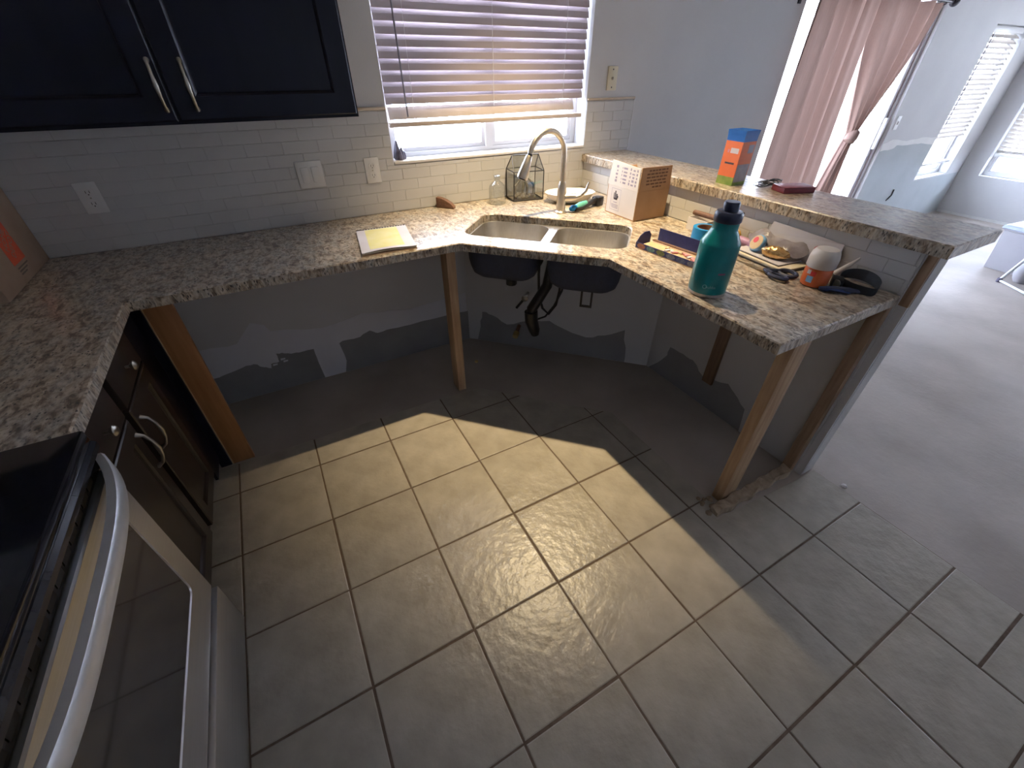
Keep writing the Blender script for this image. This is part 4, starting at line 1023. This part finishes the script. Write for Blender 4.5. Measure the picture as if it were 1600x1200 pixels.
MB_d = MB()
cx, cy = 2.01, 0.455
def ell(rx, ry, z): return [(cx + rx * math.cos(a) * 0.93 - ry * math.sin(a) * -0.37, cy + rx * math.cos(a) * -0.37 + ry * math.sin(a) * 0.93, z) for a in [2 * PI * k / 36 for k in range(36)]]
MB_d.loft([ell(0.085, 0.055, ZT + 0.0006), ell(0.12, 0.08, ZT + 0.02), ell(0.145, 0.10, ZT + 0.052), ell(0.140, 0.096, ZT + 0.053), ell(0.115, 0.076, ZT + 0.022), ell(0.08, 0.05, ZT + 0.006)])
tag(MB_d.build('serving_dish', 'ceramic', smooth=True), 'white oval ceramic dish behind the faucet', 'dish')
gt = empty('garden_trowel', (1.98, 0.30, ZT), 'small mint and black hand tool lying beside the faucet', 'tool')
MB().tube([(1.885, 0.268, ZT + 0.016), (1.90, 0.270, ZT + 0.018), (1.925, 0.274, ZT + 0.018)], [0.010, 0.016, 0.014], 12).build('pommel', 'tape_blue', gt, smooth=True)
MB().tube([(1.922, 0.274, ZT + 0.018), (1.96, 0.282, ZT + 0.024), (2.005, 0.292, ZT + 0.028)], [0.013, 0.017, 0.013], 12).build('grip', 'mint', gt, smooth=True)
MB().tube([(1.91, 0.262, ZT + 0.012), (1.97, 0.276, ZT + 0.012), (2.03, 0.292, ZT + 0.022), (2.075, 0.305, ZT + 0.032)], [0.010, 0.011, 0.013, 0.015], 10).build('shaft', 'black_plastic', gt, smooth=True)
MB().box(-0.026, 0.026, -0.024, 0.024, 0, 0.046, Mx=rotz(0.25, (2.100, 0.312, ZT + 0.0006))).build('head', 'black_plastic', gt, bevel=0.006)

# open carton near the bar
cbx = empty('shipping_box', (2.165, 0.086, ZT), 'open cardboard box with raised printed flaps standing beside the bar', 'box')
x0, x1, y0, y1, zt = 2.062, 2.268, -0.025, 0.196, 1.030
tk = 0.004
box('base', 'cardboard', (x0, x1, y0, y1, ZT + 0.0006, ZT + 0.006), cbx)
box('front_side', 'cardboard', (x0, x1, y0, y0 + tk, ZT + 0.006, zt), cbx)
box('rear_side', 'cardboard', (x0, x1, y1 - tk, y1, ZT + 0.006, zt), cbx)
tag(box('white_side', 'card_white', (x0, x0 + tk, y0 + tk, y1 - tk, ZT + 0.006, zt), cbx), 'white side panel with a printed label')
box('inner_side', 'cardboard', (x1 - tk, x1, y0 + tk, y1 - tk, ZT + 0.006, zt), cbx)
ffl = MB().loft([[(x0 + 0.002, y0 + 0.0005, zt + 0.0005), (x1, y0 + 0.0005, zt + 0.0005), (x1, y0 + 0.004, zt + 0.0005), (x0 + 0.002, y0 + 0.004, zt + 0.0005)], [(x0 + 0.012, y0 + 0.006, 1.134), (x1 - 0.003, y0 + 0.006, 1.131), (x1 - 0.003, y0 + 0.0095, 1.131), (x0 + 0.012, y0 + 0.0095, 1.134)]]).build('flap', 'cardboard', cbx)
lfl = MB().loft([[(x0, y0 + 0.005, zt + 0.0005), (x0 + 0.004, y0 + 0.005, zt + 0.0005), (x0 + 0.004, y1, zt + 0.0005), (x0, y1, zt + 0.0005)], [(x0 + 0.006, y0 + 0.012, 1.130), (x0 + 0.0095, y0 + 0.012, 1.130), (x0 + 0.0095, y1 - 0.006, 1.142), (x0 + 0.006, y1 - 0.006, 1.142)]]).build('flap', 'card_white', cbx)
MB().loft([[(x0 + 0.03, y1 - 0.004, zt), (x1, y1 - 0.004, zt), (x1, y1, zt), (x0 + 0.03, y1, zt)], [(x0 + 0.04, y1 + 0.02, 1.10), (x1 - 0.01, y1 + 0.02, 1.10), (x1 - 0.01, y1 + 0.024, 1.10), (x0 + 0.04, y1 + 0.024, 1.10)]]).build('flap', 'cardboard', cbx)
# print on the front flap: rows of short words
pr = MB()
for r in range(6):
    zz = 1.118 - r * 0.0145
    xx = x0 + 0.045 + (0.012 if r in (0, 5) else 0) + (0.03 if r == 5 else 0)
    xe = x1 - 0.028 - (0.03 if r == 5 else 0)
    while xx < xe - 0.006:
        w = min(random.uniform(0.010, 0.028), xe - xx)
        yy = y0 + 0.0003 + (zz - zt) * 0.0055 / 0.103
        pr.box(xx, xx + w, yy - 0.0002, yy + 0.0001, zz - 0.0036, zz + 0.0036); xx += w + 0.005
pr.build('printed_lines', 'ink_brown', ffl)
p2 = MB()
for k, (a, b_) in enumerate(((0.010, 0.022), (0.030, 0.048), (0.056, 0.066), (0.084, 0.112), (0.118, 0.124), (0.150, 0.166))):
    for j in range(5):
        za = 1.048 + j * 0.016
        xk = x0 + (za - zt) * 0.006 / 0.103
        p2.box(xk - 0.0004, xk + 0.0001, y0 + 0.014 + a, y0 + 0.014 + a + (b_ - a) * random.uniform(0.5, 1), za, za + random.uniform(0.006, 0.012))
p2.build('printed_marks', 'ink_violet', lfl)
lab = MB()
xq = x0 - 0.0003
for (a, b_, c, d) in ((0.118, 0.1195, 0.915, 1.018), (0.186, 0.1875, 0.915, 1.018), (0.118, 0.1875, 0.915, 0.9165), (0.118, 0.1875, 1.0165, 1.018)):
    lab.box(xq, xq + 0.0002, y0 + a, y0 + b_, c, d)
lab.build('label_outline', 'ink_violet', cbx)
lg = MB()
for (a, b_, c, d) in ((0.140, 0.150, 0.968, 0.995), (0.152, 0.160, 0.972, 1.008), (0.134, 0.141, 0.975, 0.987), (0.163, 0.168, 0.970, 0.998), (0.140, 0.165, 0.966, 0.974)):
    lg.box(xq - 0.0001, xq + 0.0002, y0 + a, y0 + b_, c, d)
lg.build('label_emblem', 'ink', cbx)
ll = MB()
for (a, b_, c) in ((0.138, 0.166, 0.952), (0.128, 0.180, 0.940), (0.128, 0.180, 0.933), (0.128, 0.175, 0.926)):
    ll.box(xq, xq + 0.0002, y0 + a, y0 + b_, c, c + 0.003)
ll.build('label_lines', 'ink_violet', cbx)

# ------------------------------------------------------------------ things on the bar top
ZB = 1.081
gc = empty('powder_carton', (2.395, -0.26, ZB), 'tall orange carton with blue top and green base standing on the bar', 'carton')
a0, a1, b0, b1 = 2.352, 2.438, -0.302, -0.216
def sqr(i, z, fl=0): return [(a0 - i - fl, b0 - i - fl, z), (a1 + i + fl, b0 - i - fl, z), (a1 + i + fl, b1 + i + fl, z), (a0 - i - fl, b1 + i + fl, z)]
MB().loft([sqr(0, ZB + 0.0005), sqr(0, ZB + 0.034)], True, False).build('green_band', 'green', gc)
MB().loft([sqr(0, ZB + 0.034), sqr(0, ZB + 0.173)], False, False).build('orange_body', 'orange', gc)
MB().loft([sqr(0, ZB + 0.173), sqr(0.001, ZB + 0.195), sqr(0.003, ZB + 0.215), sqr(-0.008, ZB + 0.206), sqr(-0.030, ZB + 0.203)], False, True).build('blue_top', 'blue', gc)
box('white_label', 'paper', (a0 - 0.0006, a0 - 0.0001, b0 + 0.012, b0 + 0.052, ZB + 0.127, ZB + 0.147), gc)
box('dark_lettering', 'ink', (a0 - 0.0006, a0 - 0.0001, b0 + 0.018, b0 + 0.066, ZB + 0.084, ZB + 0.091), gc)
box('logo_dot', 'pinkred', (a0 - 0.0006, a0 - 0.0001, b0 + 0.058, b0 + 0.067, ZB + 0.128, ZB + 0.140), gc)
box('grey_panel', 'grey_print', (a0 + 0.004, a1 - 0.004, b0 - 0.0006, b0 - 0.0001, ZB + 0.014, ZB + 0.085), gc)
box('grey_panel', 'grey_print', (a0 + 0.045, a1 - 0.006, b0 - 0.0006, b0 - 0.0001, ZB + 0.128, ZB + 0.16), gc)

rb = empty('red_case', (2.505, -0.49, ZB), 'flat dark red case lying on the bar beside the wires', 'case')
Mr = rotz(math.radians(-22), (2.505, -0.495, 0))
MB().box(-0.072, 0.072, -0.042, 0.042, ZB + 0.0005, ZB + 0.020, Mx=Mr).build('case', 'maroon', rb, bevel=0.002)
MB().box(-0.073, 0.073, -0.043, 0.043, ZB + 0.0202, ZB + 0.024, Mx=Mr).build('lid', 'maroon', rb, bevel=0.0015)
for k in range(6):
    pts = []
    c0 = Vector((2.475 + 0.008 * k, -0.375 - 0.004 * k, 0))
    ph = random.uniform(0, 6)
    for j in range(30):
        a = ph + j * 2 * PI / 22
        rr = 0.045 + 0.010 * math.sin(2.3 * a + k)
        pts.append((c0.x + rr * math.cos(a) * 1.1, c0.y + rr * 0.55 * math.sin(a), ZB + 0.003 + 0.0025 * k + 0.006 * (1 + math.sin(a * 1.7 + k))))
    if k == 0:
        wr = empty('wire_bundle', (2.49, -0.40, ZB), 'tangle of thin dark wires between the orange carton and red case', 'wires')
    MB().tube(pts, 0.0016, 6).build('wire_loop', 'wire', wr, smooth=True)

# ------------------------------------------------------------------ things on the peninsula counter
tb = empty('water_bottle', (1.735, -0.762, ZT), 'large teal insulated water bottle with a navy lid near the counter edge', 'bottle')
bcx, bcy = 1.735, -0.762
RB = 0.0615
MB().lathe([(RB - 0.004, ZT + 0.0005), (RB - 0.001, ZT + 0.003), (RB - 0.001, ZT + 0.012)], (bcx, bcy, 0), 48).build('steel_base', 'steel', tb, smooth=True)
MB().lathe([(RB - 0.001, ZT + 0.0121), (RB, ZT + 0.015), (RB, ZT + 0.168), (RB - 0.002, ZT + 0.175), (RB - 0.005, ZT + 0.180), (0.040, ZT + 0.212), (0.0385, ZT + 0.217), (0.0385, ZT + 0.236)], (bcx, bcy, 0), 48).build('body', 'teal', tb, smooth=True)
lid = MB().lathe([(0.040, ZT + 0.2362), (0.042, ZT + 0.239), (0.042, ZT + 0.260), (0.037, ZT + 0.267), (0.026, ZT + 0.268)], (bcx, bcy, 0), 36).build('lid', 'navy_lid', tb, smooth=True)
MB().lathe([(0.0235, ZT + 0.2682), (0.024, ZT + 0.291), (0.021, ZT + 0.295)], (bcx, bcy, 0), 24).build('spout_cap', 'navy_lid', lid, smooth=True)
MB().tube([(bcx + 0.030, bcy - 0.026, ZT + 0.262), (bcx + 0.040, bcy - 0.018, ZT + 0.245), (bcx + 0.042, bcy - 0.010, ZT + 0.225), (bcx + 0.040, bcy - 0.006, ZT + 0.214)], 0.004, 8).build('lid_tether', 'navy_lid', lid, smooth=True)
fa_ = math.atan2(cam.location.y - bcy, cam.location.x - bcx)
def on_bottle(ang0, z0):
    def f(co):
        a = ang0 + co.x / RB
        r = RB + 0.0004 + co.z
        return Vector((bcx + r * math.cos(a), bcy + r * math.sin(a), z0 + co.y))
    return f
text_mesh('logo_lettering', 'bubba', 0.013, None, 'white_print', tb, bend=on_bottle(fa_ + 0.18, ZT + 0.040))
rn = MB()
fb = on_bottle(fa_ - 0.12, ZT + 0.040)
rn.loft([[tuple(fb(Vector((r * math.cos(a), r * math.sin(a), 0)))) for a in [2 * PI * k / 20 for k in range(20)]] for r in (0.005, 0.0072)], False, False)
rn.build('logo_ring', 'white_print', tb)
fb2 = on_bottle(fa_ + 0.55, ZT + 0.086)
MB().loft([[tuple(fb2(Vector((x, y, 0)))) for x in [-0.012 + 0.003 * k for k in range(9)]] for y in (-0.003, 0.003)], False, False, close=False).build('red_mark', 'red_print', tb)

# open display box
ob = empty('display_box', (1.905, -0.42, ZT), 'open dark blue cardboard tray with coloured discs printed along its front', 'box')
L_ = Vector((0.115, -0.993, 0)).normalized(); Wd = Vector((0.993, 0.115, 0)).normalized()
Mo = frame((1.818, -0.312, ZT), tuple(L_), tuple(Wd), (0, 0, 1))
LB, WB = 0.315, 0.150
box('bottom', 'cardboard_grey', (0, LB, 0, WB, 0.0005, 0.004), ob, Mx=Mo)
fw = box('front_side', 'indigo', (0, LB, 0, 0.003, 0.004, 0.026), ob, Mx=Mo)
box('rear_side', 'indigo', (0, LB, WB - 0.003, WB, 0.004, 0.056), ob, Mx=Mo)
for e0 in (0, LB - 0.003):
    pr_ = [(0.003, 0.004), (WB - 0.06, 0.004), (WB - 0.06, 0.040), (WB - 0.075, 0.058), (0.045, 0.060), (0.02, 0.048), (0.003, 0.026)]
    MB().prism(pr_, e0, e0 + 0.003, Mo @ Matrix(((0, 0, 1, 0), (1, 0, 0, 0), (0, 1, 0, 0), (0, 0, 0, 1)))).build('end_tab', 'indigo', ob)
for k, mm in enumerate(('disc_rust', 'disc_teal', 'disc_olive', 'disc_slate', 'disc_navy', 'disc_slate')):
    pts = [(0.030 + 0.050 * k + 0.021 * math.cos(a), 0.0145 + 0.0105 * math.sin(a)) for a in [2 * PI * j / 18 for j in range(18)]]
    MB().prism(pts, -0.0004, 0.0, Mo @ Matrix(((1, 0, 0, 0), (0, 0, 1, 0), (0, 1, 0, 0), (0, 0, 0, 1)))).build('printed_disc', mm, fw)
MB().box(0.02, LB - 0.01, 0.010, 0.075, 0.0042, 0.018, Mx=Mo).build('packed_sleeves', 'tan', ob, bevel=0.002)
for d in (0.085, 0.094):
    MB().tube([Mo @ Vector((0.02, d, 0.022)), Mo @ Vector((LB - 0.015, d, 0.022))], 0.0032, 8).build('rod', 'walnut', ob, smooth=True)
for k in range(10):
    MB().box(-0.012, 0.012, -0.006, 0.006, 0, 0.006, Mx=Mo @ rotz(random.uniform(0, 3), (0.12 + 0.017 * k, random.uniform(0.02, 0.065), 0.0182))).build('paper_scrap', random.choice(['paper', 'paper', 'pinkred', 'tan']), ob)

tr = empty('tape_roll', (2.168, -0.375, ZT), 'roll of blue painter\'s tape standing flat behind the teal bottle', 'tape')
MB().lathe([(0.042, ZT + 0.0006), (0.057, ZT + 0.0006), (0.057, ZT + 0.052), (0.042, ZT + 0.052)], (2.168, -0.375, 0), 40, cap0=False, cap1=False).build('tape', 'tape_blue', tr, smooth=True, angle=30)
MB().lathe([(0.0385, ZT + 0.0006), (0.0418, ZT + 0.0006), (0.0418, ZT + 0.0515), (0.0385, ZT + 0.0515), (0.0385, ZT + 0.0006)], (2.168, -0.375, 0), 40, cap0=False, cap1=False).build('core', 'core', tr, smooth=True, angle=30)
sb = empty('small_tray', (2.245, -0.29, ZT), 'small open white carton holding a brown stick behind the tape roll', 'carton')
x0, x1, y0, y1 = 2.215, 2.283, -0.335, -0.225
for b_ in ((x0, x1, y0, y1, ZT + .0005, ZT + .004), (x0, x0 + .003, y0, y1, ZT + .004, ZT + .055), (x1 - .003, x1, y0, y1, ZT + .004, ZT + .055), (x0 + .003, x1 - .003, y0, y0 + .003, ZT + .004, ZT + .055), (x0 + .003, x1 - .003, y1 - .003, y1, ZT + .004, ZT + .055)):
    box('side', 'card_white', b_, sb)
tag(MB().tube([(2.262, -0.215, ZT + 0.066), (2.256, -0.36, ZT + 0.070)], 0.012, 12).build('wooden_stick', 'walnut', smooth=True), 'brown wooden stick resting across the small white carton', 'stick')
tag(MB().tube([(2.248, -0.362, ZT + 0.071), (2.245, -0.43, ZT + 0.068)], [0.013, 0.009], 12).build('red_grip', 'red', smooth=True), 'red plastic grip behind the tape roll', 'grip')
tag(MB().lathe([(0.016, 0.0), (0.026, 0.012), (0.026, 0.03), (0.018, 0.045), (0.006, 0.05)], (2.262, -0.455, ZT + 0.0006), 18).build('amber_cap', 'yellow', smooth=True), 'small amber and orange cap beside the red grip', 'cap')

# clipboard, sheet, bag, cookies
cbd = empty('clipboard', (2.17, -0.68, ZT), 'dark clipboard with white paper lying under the plastic bag', 'clipboard')
Mc = rotz(math.radians(-6), (2.185, -0.67, 0))
MB().box(-0.070, 0.085, -0.135, 0.125, ZT + 0.0005, ZT + 0.005, Mx=Mc).build('board', 'black_plastic', cbd, bevel=0.001)
MB().box(-0.062, 0.080, -0.130, 0.120, ZT + 0.0052, ZT + 0.011, Mx=Mc).build('paper_stack', 'paper_cream', cbd)
MB().box(-0.045, 0.083, -0.095, 0.122, ZT + 0.0112, ZT + 0.0135, Mx=Mc).build('dark_folder', 'ink', cbd)
MB().box(-0.042, 0.081, -0.093, 0.120, ZT + 0.0136, ZT + 0.016, Mx=Mc).build('loose_sheet', 'paper', cbd)
ps = empty('paper_sheet', (2.28, -0.78, ZT), 'white sheet with a pale red stamp leaning against the backsplash', 'paper')
MB().loft([[(2.262, -0.585, ZT + 0.018), (2.255, -0.885, ZT + 0.008)], [(2.278, -0.585, ZT + 0.07), (2.274, -0.88, ZT + 0.06)], [(2.288, -0.59, ZT + 0.118), (2.288, -0.875, ZT + 0.105)]], False, False, close=False).build('sheet', 'paper', ps)
MB().prism([(-0.80 + 0.014 * math.cos(a), ZT + 0.066 + 0.014 * math.sin(a)) for a in [2 * PI * k / 14 for k in range(14)]], 2.2735, 2.2742, Matrix(((0, 0, 1, 0), (1, 0, 0, 0), (0, 1, 0, 0), (0, 0, 0, 1)))).build('stamp', 'pinkred', ps)
bg_ = MB()
rows = []
for k in range(15):
    t = k / 14
    row = []
    for j in range(17):
        s = j / 16
        prof_h = math.sin(PI * min(1, t * 1.15)) ** 0.7 if t * 1.15 < 1 else 0
        x = 2.165 + 0.10 * t + 0.012 * math.sin(5 * s + 2 * t)
        y = -0.53 - 0.245 * s + 0.012 * math.sin(9 * t + 4 * s)
        h = 0.012 + 0.018 * math.sin(PI * s) + 0.075 * max(0, (t - 0.35)) * (0.7 + 0.3 * math.sin(7 * s + 1)) * math.sin(PI * (0.08 + 0.84 * s)) ** 0.5 * 1.3 + 0.005 * math.sin(17 * s + 11 * t)
        row.append((x, y, ZT + 0.014 + h * 1.0))
    rows.append(row)
bg_.loft(rows[6:], False, False, close=False)
tag(bg_.build('plastic_bag', 'bag', smooth=True, angle=180), 'crumpled grey plastic bag slumped against the backsplash', 'bag')
ck = empty('snack_tub', (2.195, -0.62, ZT + 0.016), 'round blue and tan lidded tub with a red spot on the clipboard', 'tub')
Mk = Matrix.Translation((2.193, -0.612, ZT + 0.048)) @ Matrix.Rotation(math.radians(-62), 4, Vector((0.35, 1, 0)).normalized())
MB().lathe([(0.030, -0.012), (0.033, -0.008), (0.033, 0.006), (0.031, 0.009)], (0, 0, 0), 28, Mk).build('tub', 'skyblue', ck, smooth=True)
MB().lathe([(0.029, 0.0092), (0.029, 0.0105)], (0, 0, 0), 28, Mk).build('lid_print', 'tan', ck)
MB().prism([(0.012 * math.cos(a) + 0.010, 0.012 * math.sin(a) + 0.006) for a in [2 * PI * k / 14 for k in range(14)]], 0.0106, 0.0112, Mk).build('red_spot', 'red', ck)
gf = MB()
rws = []
for k in range(9):
    a = k / 8
    r = 0.030 * math.sin(PI * (0.15 + 0.75 * a)) + 0.004
    rws.append([(2.175 + 0.014 * a + r * 0.9 * math.cos(b_) * 0.8, -0.655 - 0.095 * a + 0.004 * math.sin(3 * b_), ZT + 0.038 + r * 0.75 * math.sin(b_) * (1 + 0.2 * math.sin(5 * b_ + 3 * k))) for b_ in [2 * PI * j / 14 for j in range(14)]])
tag(gf.loft(rws).build('foil_packet', 'gold', smooth=True), 'crinkled gold foil packet beside the round tub', 'packet')
tag(MB().loft([[(2.235 + 0.02 * math.cos(b_), y, ZT + 0.022 + 0.018 * math.sin(b_)) for b_ in [2 * PI * j / 12 for j in range(12)]] for y in (-0.50, -0.515, -0.55, -0.575)]).build('mauve_packet', 'mauve', smooth=True), 'small mauve packet at the left end of the plastic bag', 'packet')

# scissors
sc = empty('scissors', (2.06, -0.78, ZT), 'scissors with dark navy handles lying in front of the clipboard', 'scissors')
tip, piv = Vector((2.068, -0.60, ZT + 0.004)), Vector((2.062, -0.755, ZT + 0.005))
for s_ in (-1, 1):
    MB().add([tip + Vector((0, 0, 0.001 * s_)), piv + Vector((0.008, 0, 0.002 + 0.001 * s_)), piv + Vector((-0.008, 0, 0.002 + 0.001 * s_)), tip + Vector((0, 0, 0.002 + 0.001 * s_)), piv + Vector((0.008, 0, 0.004 + 0.001 * s_)), piv + Vector((-0.008, 0, 0.004 + 0.001 * s_))], [(0, 1, 2), (3, 4, 5), (0, 1, 4, 3), (1, 2, 5, 4), (2, 0, 3, 5)]).build('blade', 'pewter', sc)
    ring = []
    c_ = piv + Vector((0.028 * s_ + 0.012, -0.062, 0.006))
    for k in range(21):
        a = 2 * PI * k / 20
        ring.append(c_ + Vector((0.021 * math.cos(a), 0.032 * math.sin(a), 0.003 * math.cos(a) * s_)))
    MB().tube(ring, 0.0075, 8, caps=False).build('finger_loop', 'navy_rubber', sc, smooth=True)
    MB().tube([piv + Vector((0, 0.006, 0.006)), piv + Vector((0.010 * s_, -0.015, 0.007)), c_ + Vector((-0.006 * s_, 0.028, 0.001))], [0.006, 0.009, 0.008], 8).build('shank', 'navy_rubber', sc, smooth=True)

# jar
jr = empty('orange_jar', (2.118, -0.905, ZT), 'orange plastic jar with a domed white lid among the clutter', 'jar')
jx, jy = 2.118, -0.905
MB().lathe([(0.036, ZT + 0.0006), (0.041, ZT + 0.004), (0.043, ZT + 0.02), (0.043, ZT + 0.058), (0.039, ZT + 0.068)], (jx, jy, 0), 36).build('jar_body', 'jar_orange', jr, smooth=True)
MB().lathe([(0.043, ZT + 0.066), (0.0455, ZT + 0.069), (0.0455, ZT + 0.100), (0.042, ZT + 0.116), (0.034, ZT + 0.128), (0.030, ZT + 0.129)], (jx, jy, 0), 36).build('lid', 'jar_lid', jr, smooth=True)
ja = math.atan2(cam.location.y - jy, cam.location.x - jx)
def onjar(a, z, r=0.0434): return (jx + r * math.cos(a), jy + r * math.sin(a), z)
for (o0, o1, z0_, z1_, mm) in ((-0.62, -0.15, 0.018, 0.040, 'skyblue'), (-0.75, -0.45, 0.046, 0.060, 'paper'), (-0.45, -0.05, 0.042, 0.057, 'red')):
    MB().loft([[onjar(ja + o0 + (o1 - o0) * k / 6, ZT + z) for k in range(7)] for z in (z0_, z1_)], False, False, close=False).build('label_patch', mm, jr)

# headlamp with elastic strap
hl = empty('headlamp', (2.20, -1.0, ZT), 'headlamp with a black elastic loop and blue strap in the counter corner', 'headlamp')
cx, cy = 2.215, -1.0
loop0, loop1 = [], []
for k in range(41):
    a = 2 * PI * k / 40
    x = cx + 0.036 * math.cos(a) + 0.01 * math.sin(a); y = cy + 0.066 * math.sin(a)
    lift = 0.026 * max(0, math.cos(a) * 0.8 + 0.25)
    loop0.append((x, y, ZT + 0.001 + lift * 0.7)); loop1.append((x + 0.004 * math.cos(a), y, ZT + 0.029 + lift))
lb = MB().loft([loop0, loop1], False, False, close=False)
lb.loft([[(x - 0.002 * math.cos(2 * PI * k / 40), y, z) for k, (x, y, z) in enumerate(loop0)], [(x - 0.002 * math.cos(2 * PI * k / 40), y, z) for k, (x, y, z) in enumerate(loop1)]], False, False, close=False)
lb.build('elastic_loop', 'elastic', hl, smooth=True, angle=180)
MB().box(-0.024, 0.024, -0.018, 0.018, 0.001, 0.034, Mx=rotz(0.5, (2.168, -0.955, ZT))).build('lamp_housing', 'elastic', hl, bevel=0.006)
MB().lathe([(0.012, 0), (0.014, 0.008), (0.012, 0.010)], (2.152, -0.964, ZT + 0.020), 16, Matrix.Rotation(-PI / 2, 4, 'Y')).build('lamp_lens', 'pewter', hl, smooth=True)
MB().loft([[(2.075, -0.955, ZT + 0.003), (2.10, -0.972, ZT + 0.003)], [(2.085, -0.975, ZT + 0.016), (2.112, -0.985, ZT + 0.014)], [(2.11, -1.0, ZT + 0.012), (2.138, -1.0, ZT + 0.015)], [(2.135, -1.02, ZT + 0.006), (2.165, -1.015, ZT + 0.004)]], False, False, close=False).build('blue_strap', 'blue_cloth', hl, smooth=True)
MB().tube([(2.085, -0.945, ZT + 0.008), (2.11, -0.975, ZT + 0.012), (2.15, -1.005, ZT + 0.010), (2.185, -1.03, ZT + 0.006)], [0.007, 0.011, 0.010, 0.006], 8).build('folded_strap', 'navy_rubber', hl, smooth=True)
tag(MB().tube([(2.245, -0.905, ZT + 0.012), (2.262, -0.925, ZT + 0.045), (2.280, -0.945, ZT + 0.080)], [0.012, 0.009, 0.003], 12).build('caulk_nozzle', 'jar_lid', smooth=True), 'white pointed nozzle leaning on the backsplash behind the black loop', 'nozzle')

# ------------------------------------------------------------------ dining area clutter
tt = empty('storage_tote', (6.5, -0.62, 0), 'frosted plastic storage tote with a pale blue lid by the far wall', 'tote')
Mt = rotz(math.radians(-6), (6.29, -0.42, 0))
def trect(i, z): return [Mt @ Vector(q) for q in ((0 - i, 0 + i, z), (0.42 + i, 0 + i, z), (0.42 + i, -0.62 - i, z), (0 - i, -0.62 - i, z))]
MB().loft([trect(0, -0.007), trect(0.025, 0.33), trect(0.035, 0.335), trect(0.035, 0.345)], True, False).build('tub', 'tote', tt)
MB().loft([trect(0.04, 0.346), trect(0.045, 0.352), trect(0.04, 0.372), trect(0.02, 0.378)], True, True).build('lid', 'tote_lid', tt)
MB().box(0.08, 0.34, -0.55, -0.08, 0.0, 0.17, Mx=Mt).build('contents', 'grey_print', tt, bevel=0.03)
ss = empty('folding_stool', (5.9, -0.9, 0), 'white tubular folding stool standing in front of the tote', 'stool')
A = Vector((5.953, -0.638, 0.008)); Bv = Vector((5.70, -0.98, 0.008))
MB().tube([A, Bv], 0.010, 8).build('floor_rail', 'white_metal', ss, smooth=True)
Cc = Vector((6.12, -0.76, 0.50)); Dd = Vector((5.87, -1.10, 0.50))
MB().tube([A, Cc], 0.012, 10).build('leg', 'white_metal', ss, smooth=True)
MB().tube([Bv, Dd], 0.012, 10).build('leg', 'white_metal', ss, smooth=True)
A2 = Vector((6.20, -0.82, 0.0)); B2 = Vector((5.95, -1.16, 0.0)); C2 = Vector((5.98, -0.66, 0.50)); D2 = Vector((5.73, -1.0, 0.50))
MB().tube([A2, C2], 0.011, 10).build('leg', 'white_metal', ss, smooth=True)
MB().tube([B2, D2], 0.011, 10).build('leg', 'white_metal', ss, smooth=True)
for q in (A, Bv): MB().lathe([(0.018, -0.0155), (0.018, 0.012), (0.014, 0.02)], q, 12).build('foot_cap', 'foot', ss, smooth=True)
st_ = MB(); st_.loft([[Cc + Vector((0.02, 0.02, 0)), Dd + Vector((0.02, -0.02, 0)), D2 + Vector((-0.02, -0.02, 0)), C2 + Vector((-0.02, 0.02, 0))], [Cc + Vector((0.02, 0.02, 0.02)), Dd + Vector((0.02, -0.02, 0.02)), D2 + Vector((-0.02, -0.02, 0.02)), C2 + Vector((-0.02, 0.02, 0.02))]])
st_.build('seat', 'white_metal', ss)
sbag = MB()
rws = []
for k in range(8):
    t = k / 7; r = 0.13 * math.sin(PI * (0.12 + 0.8 * t)) ** 0.6
    rws.append([(6.10 + r * 0.55 * math.cos(a) * (1 + 0.08 * math.sin(4 * a + k)), -0.735 + r * 0.6 * math.sin(a), -0.0075 + 0.20 * t) for a in [2 * PI * j / 18 for j in range(18)]])
tag(sbag.loft(rws).build('shopping_bag', 'tote', smooth=True), 'pale plastic shopping bag on the floor behind the stool', 'bag')
thing_mesh(MB().lathe([(0.012, -0.0076), (0.012, -0.002), (0.006, 0.004)], (2.41, -1.275, 0.002), 8), 'white_chip', 'card_white', 'white chip of debris at the edge of the floor tiles', 'scrap')

# ------------------------------------------------------------------ recessed ceiling lamp above the sink
rl = empty('recessed_light', (LAMP_POS[0], LAMP_POS[1], ZC - 0.012), 'round recessed warm ceiling light above the sink', 'lamp')
MB().lathe([(0.060, ZC - 0.0005), (0.095, ZC - 0.0005), (0.092, ZC - 0.010), (0.062, ZC - 0.012), (0.060, ZC - 0.0005)], (LAMP_POS[0], LAMP_POS[1], 0), 36, cap0=False, cap1=False).build('trim_ring', 'white_plastic', rl, smooth=True)
MB().lathe([(0.059, ZC - 0.0006), (0.059, ZC - 0.0040)], (LAMP_POS[0], LAMP_POS[1], 0), 32).build('lens', 'lens', rl)
ld = bpy.data.lights.new('warm_spot', 'SPOT')
ld.energy = LAMP_POWER; ld.color = (1.0, 0.77, 0.45); ld.spot_size = math.radians(72); ld.spot_blend = 1.0; ld.shadow_soft_size = 0.02
lo = bpy.data.objects.new('warm_spot', ld); COL.objects.link(lo); lo.location = LAMP_POS
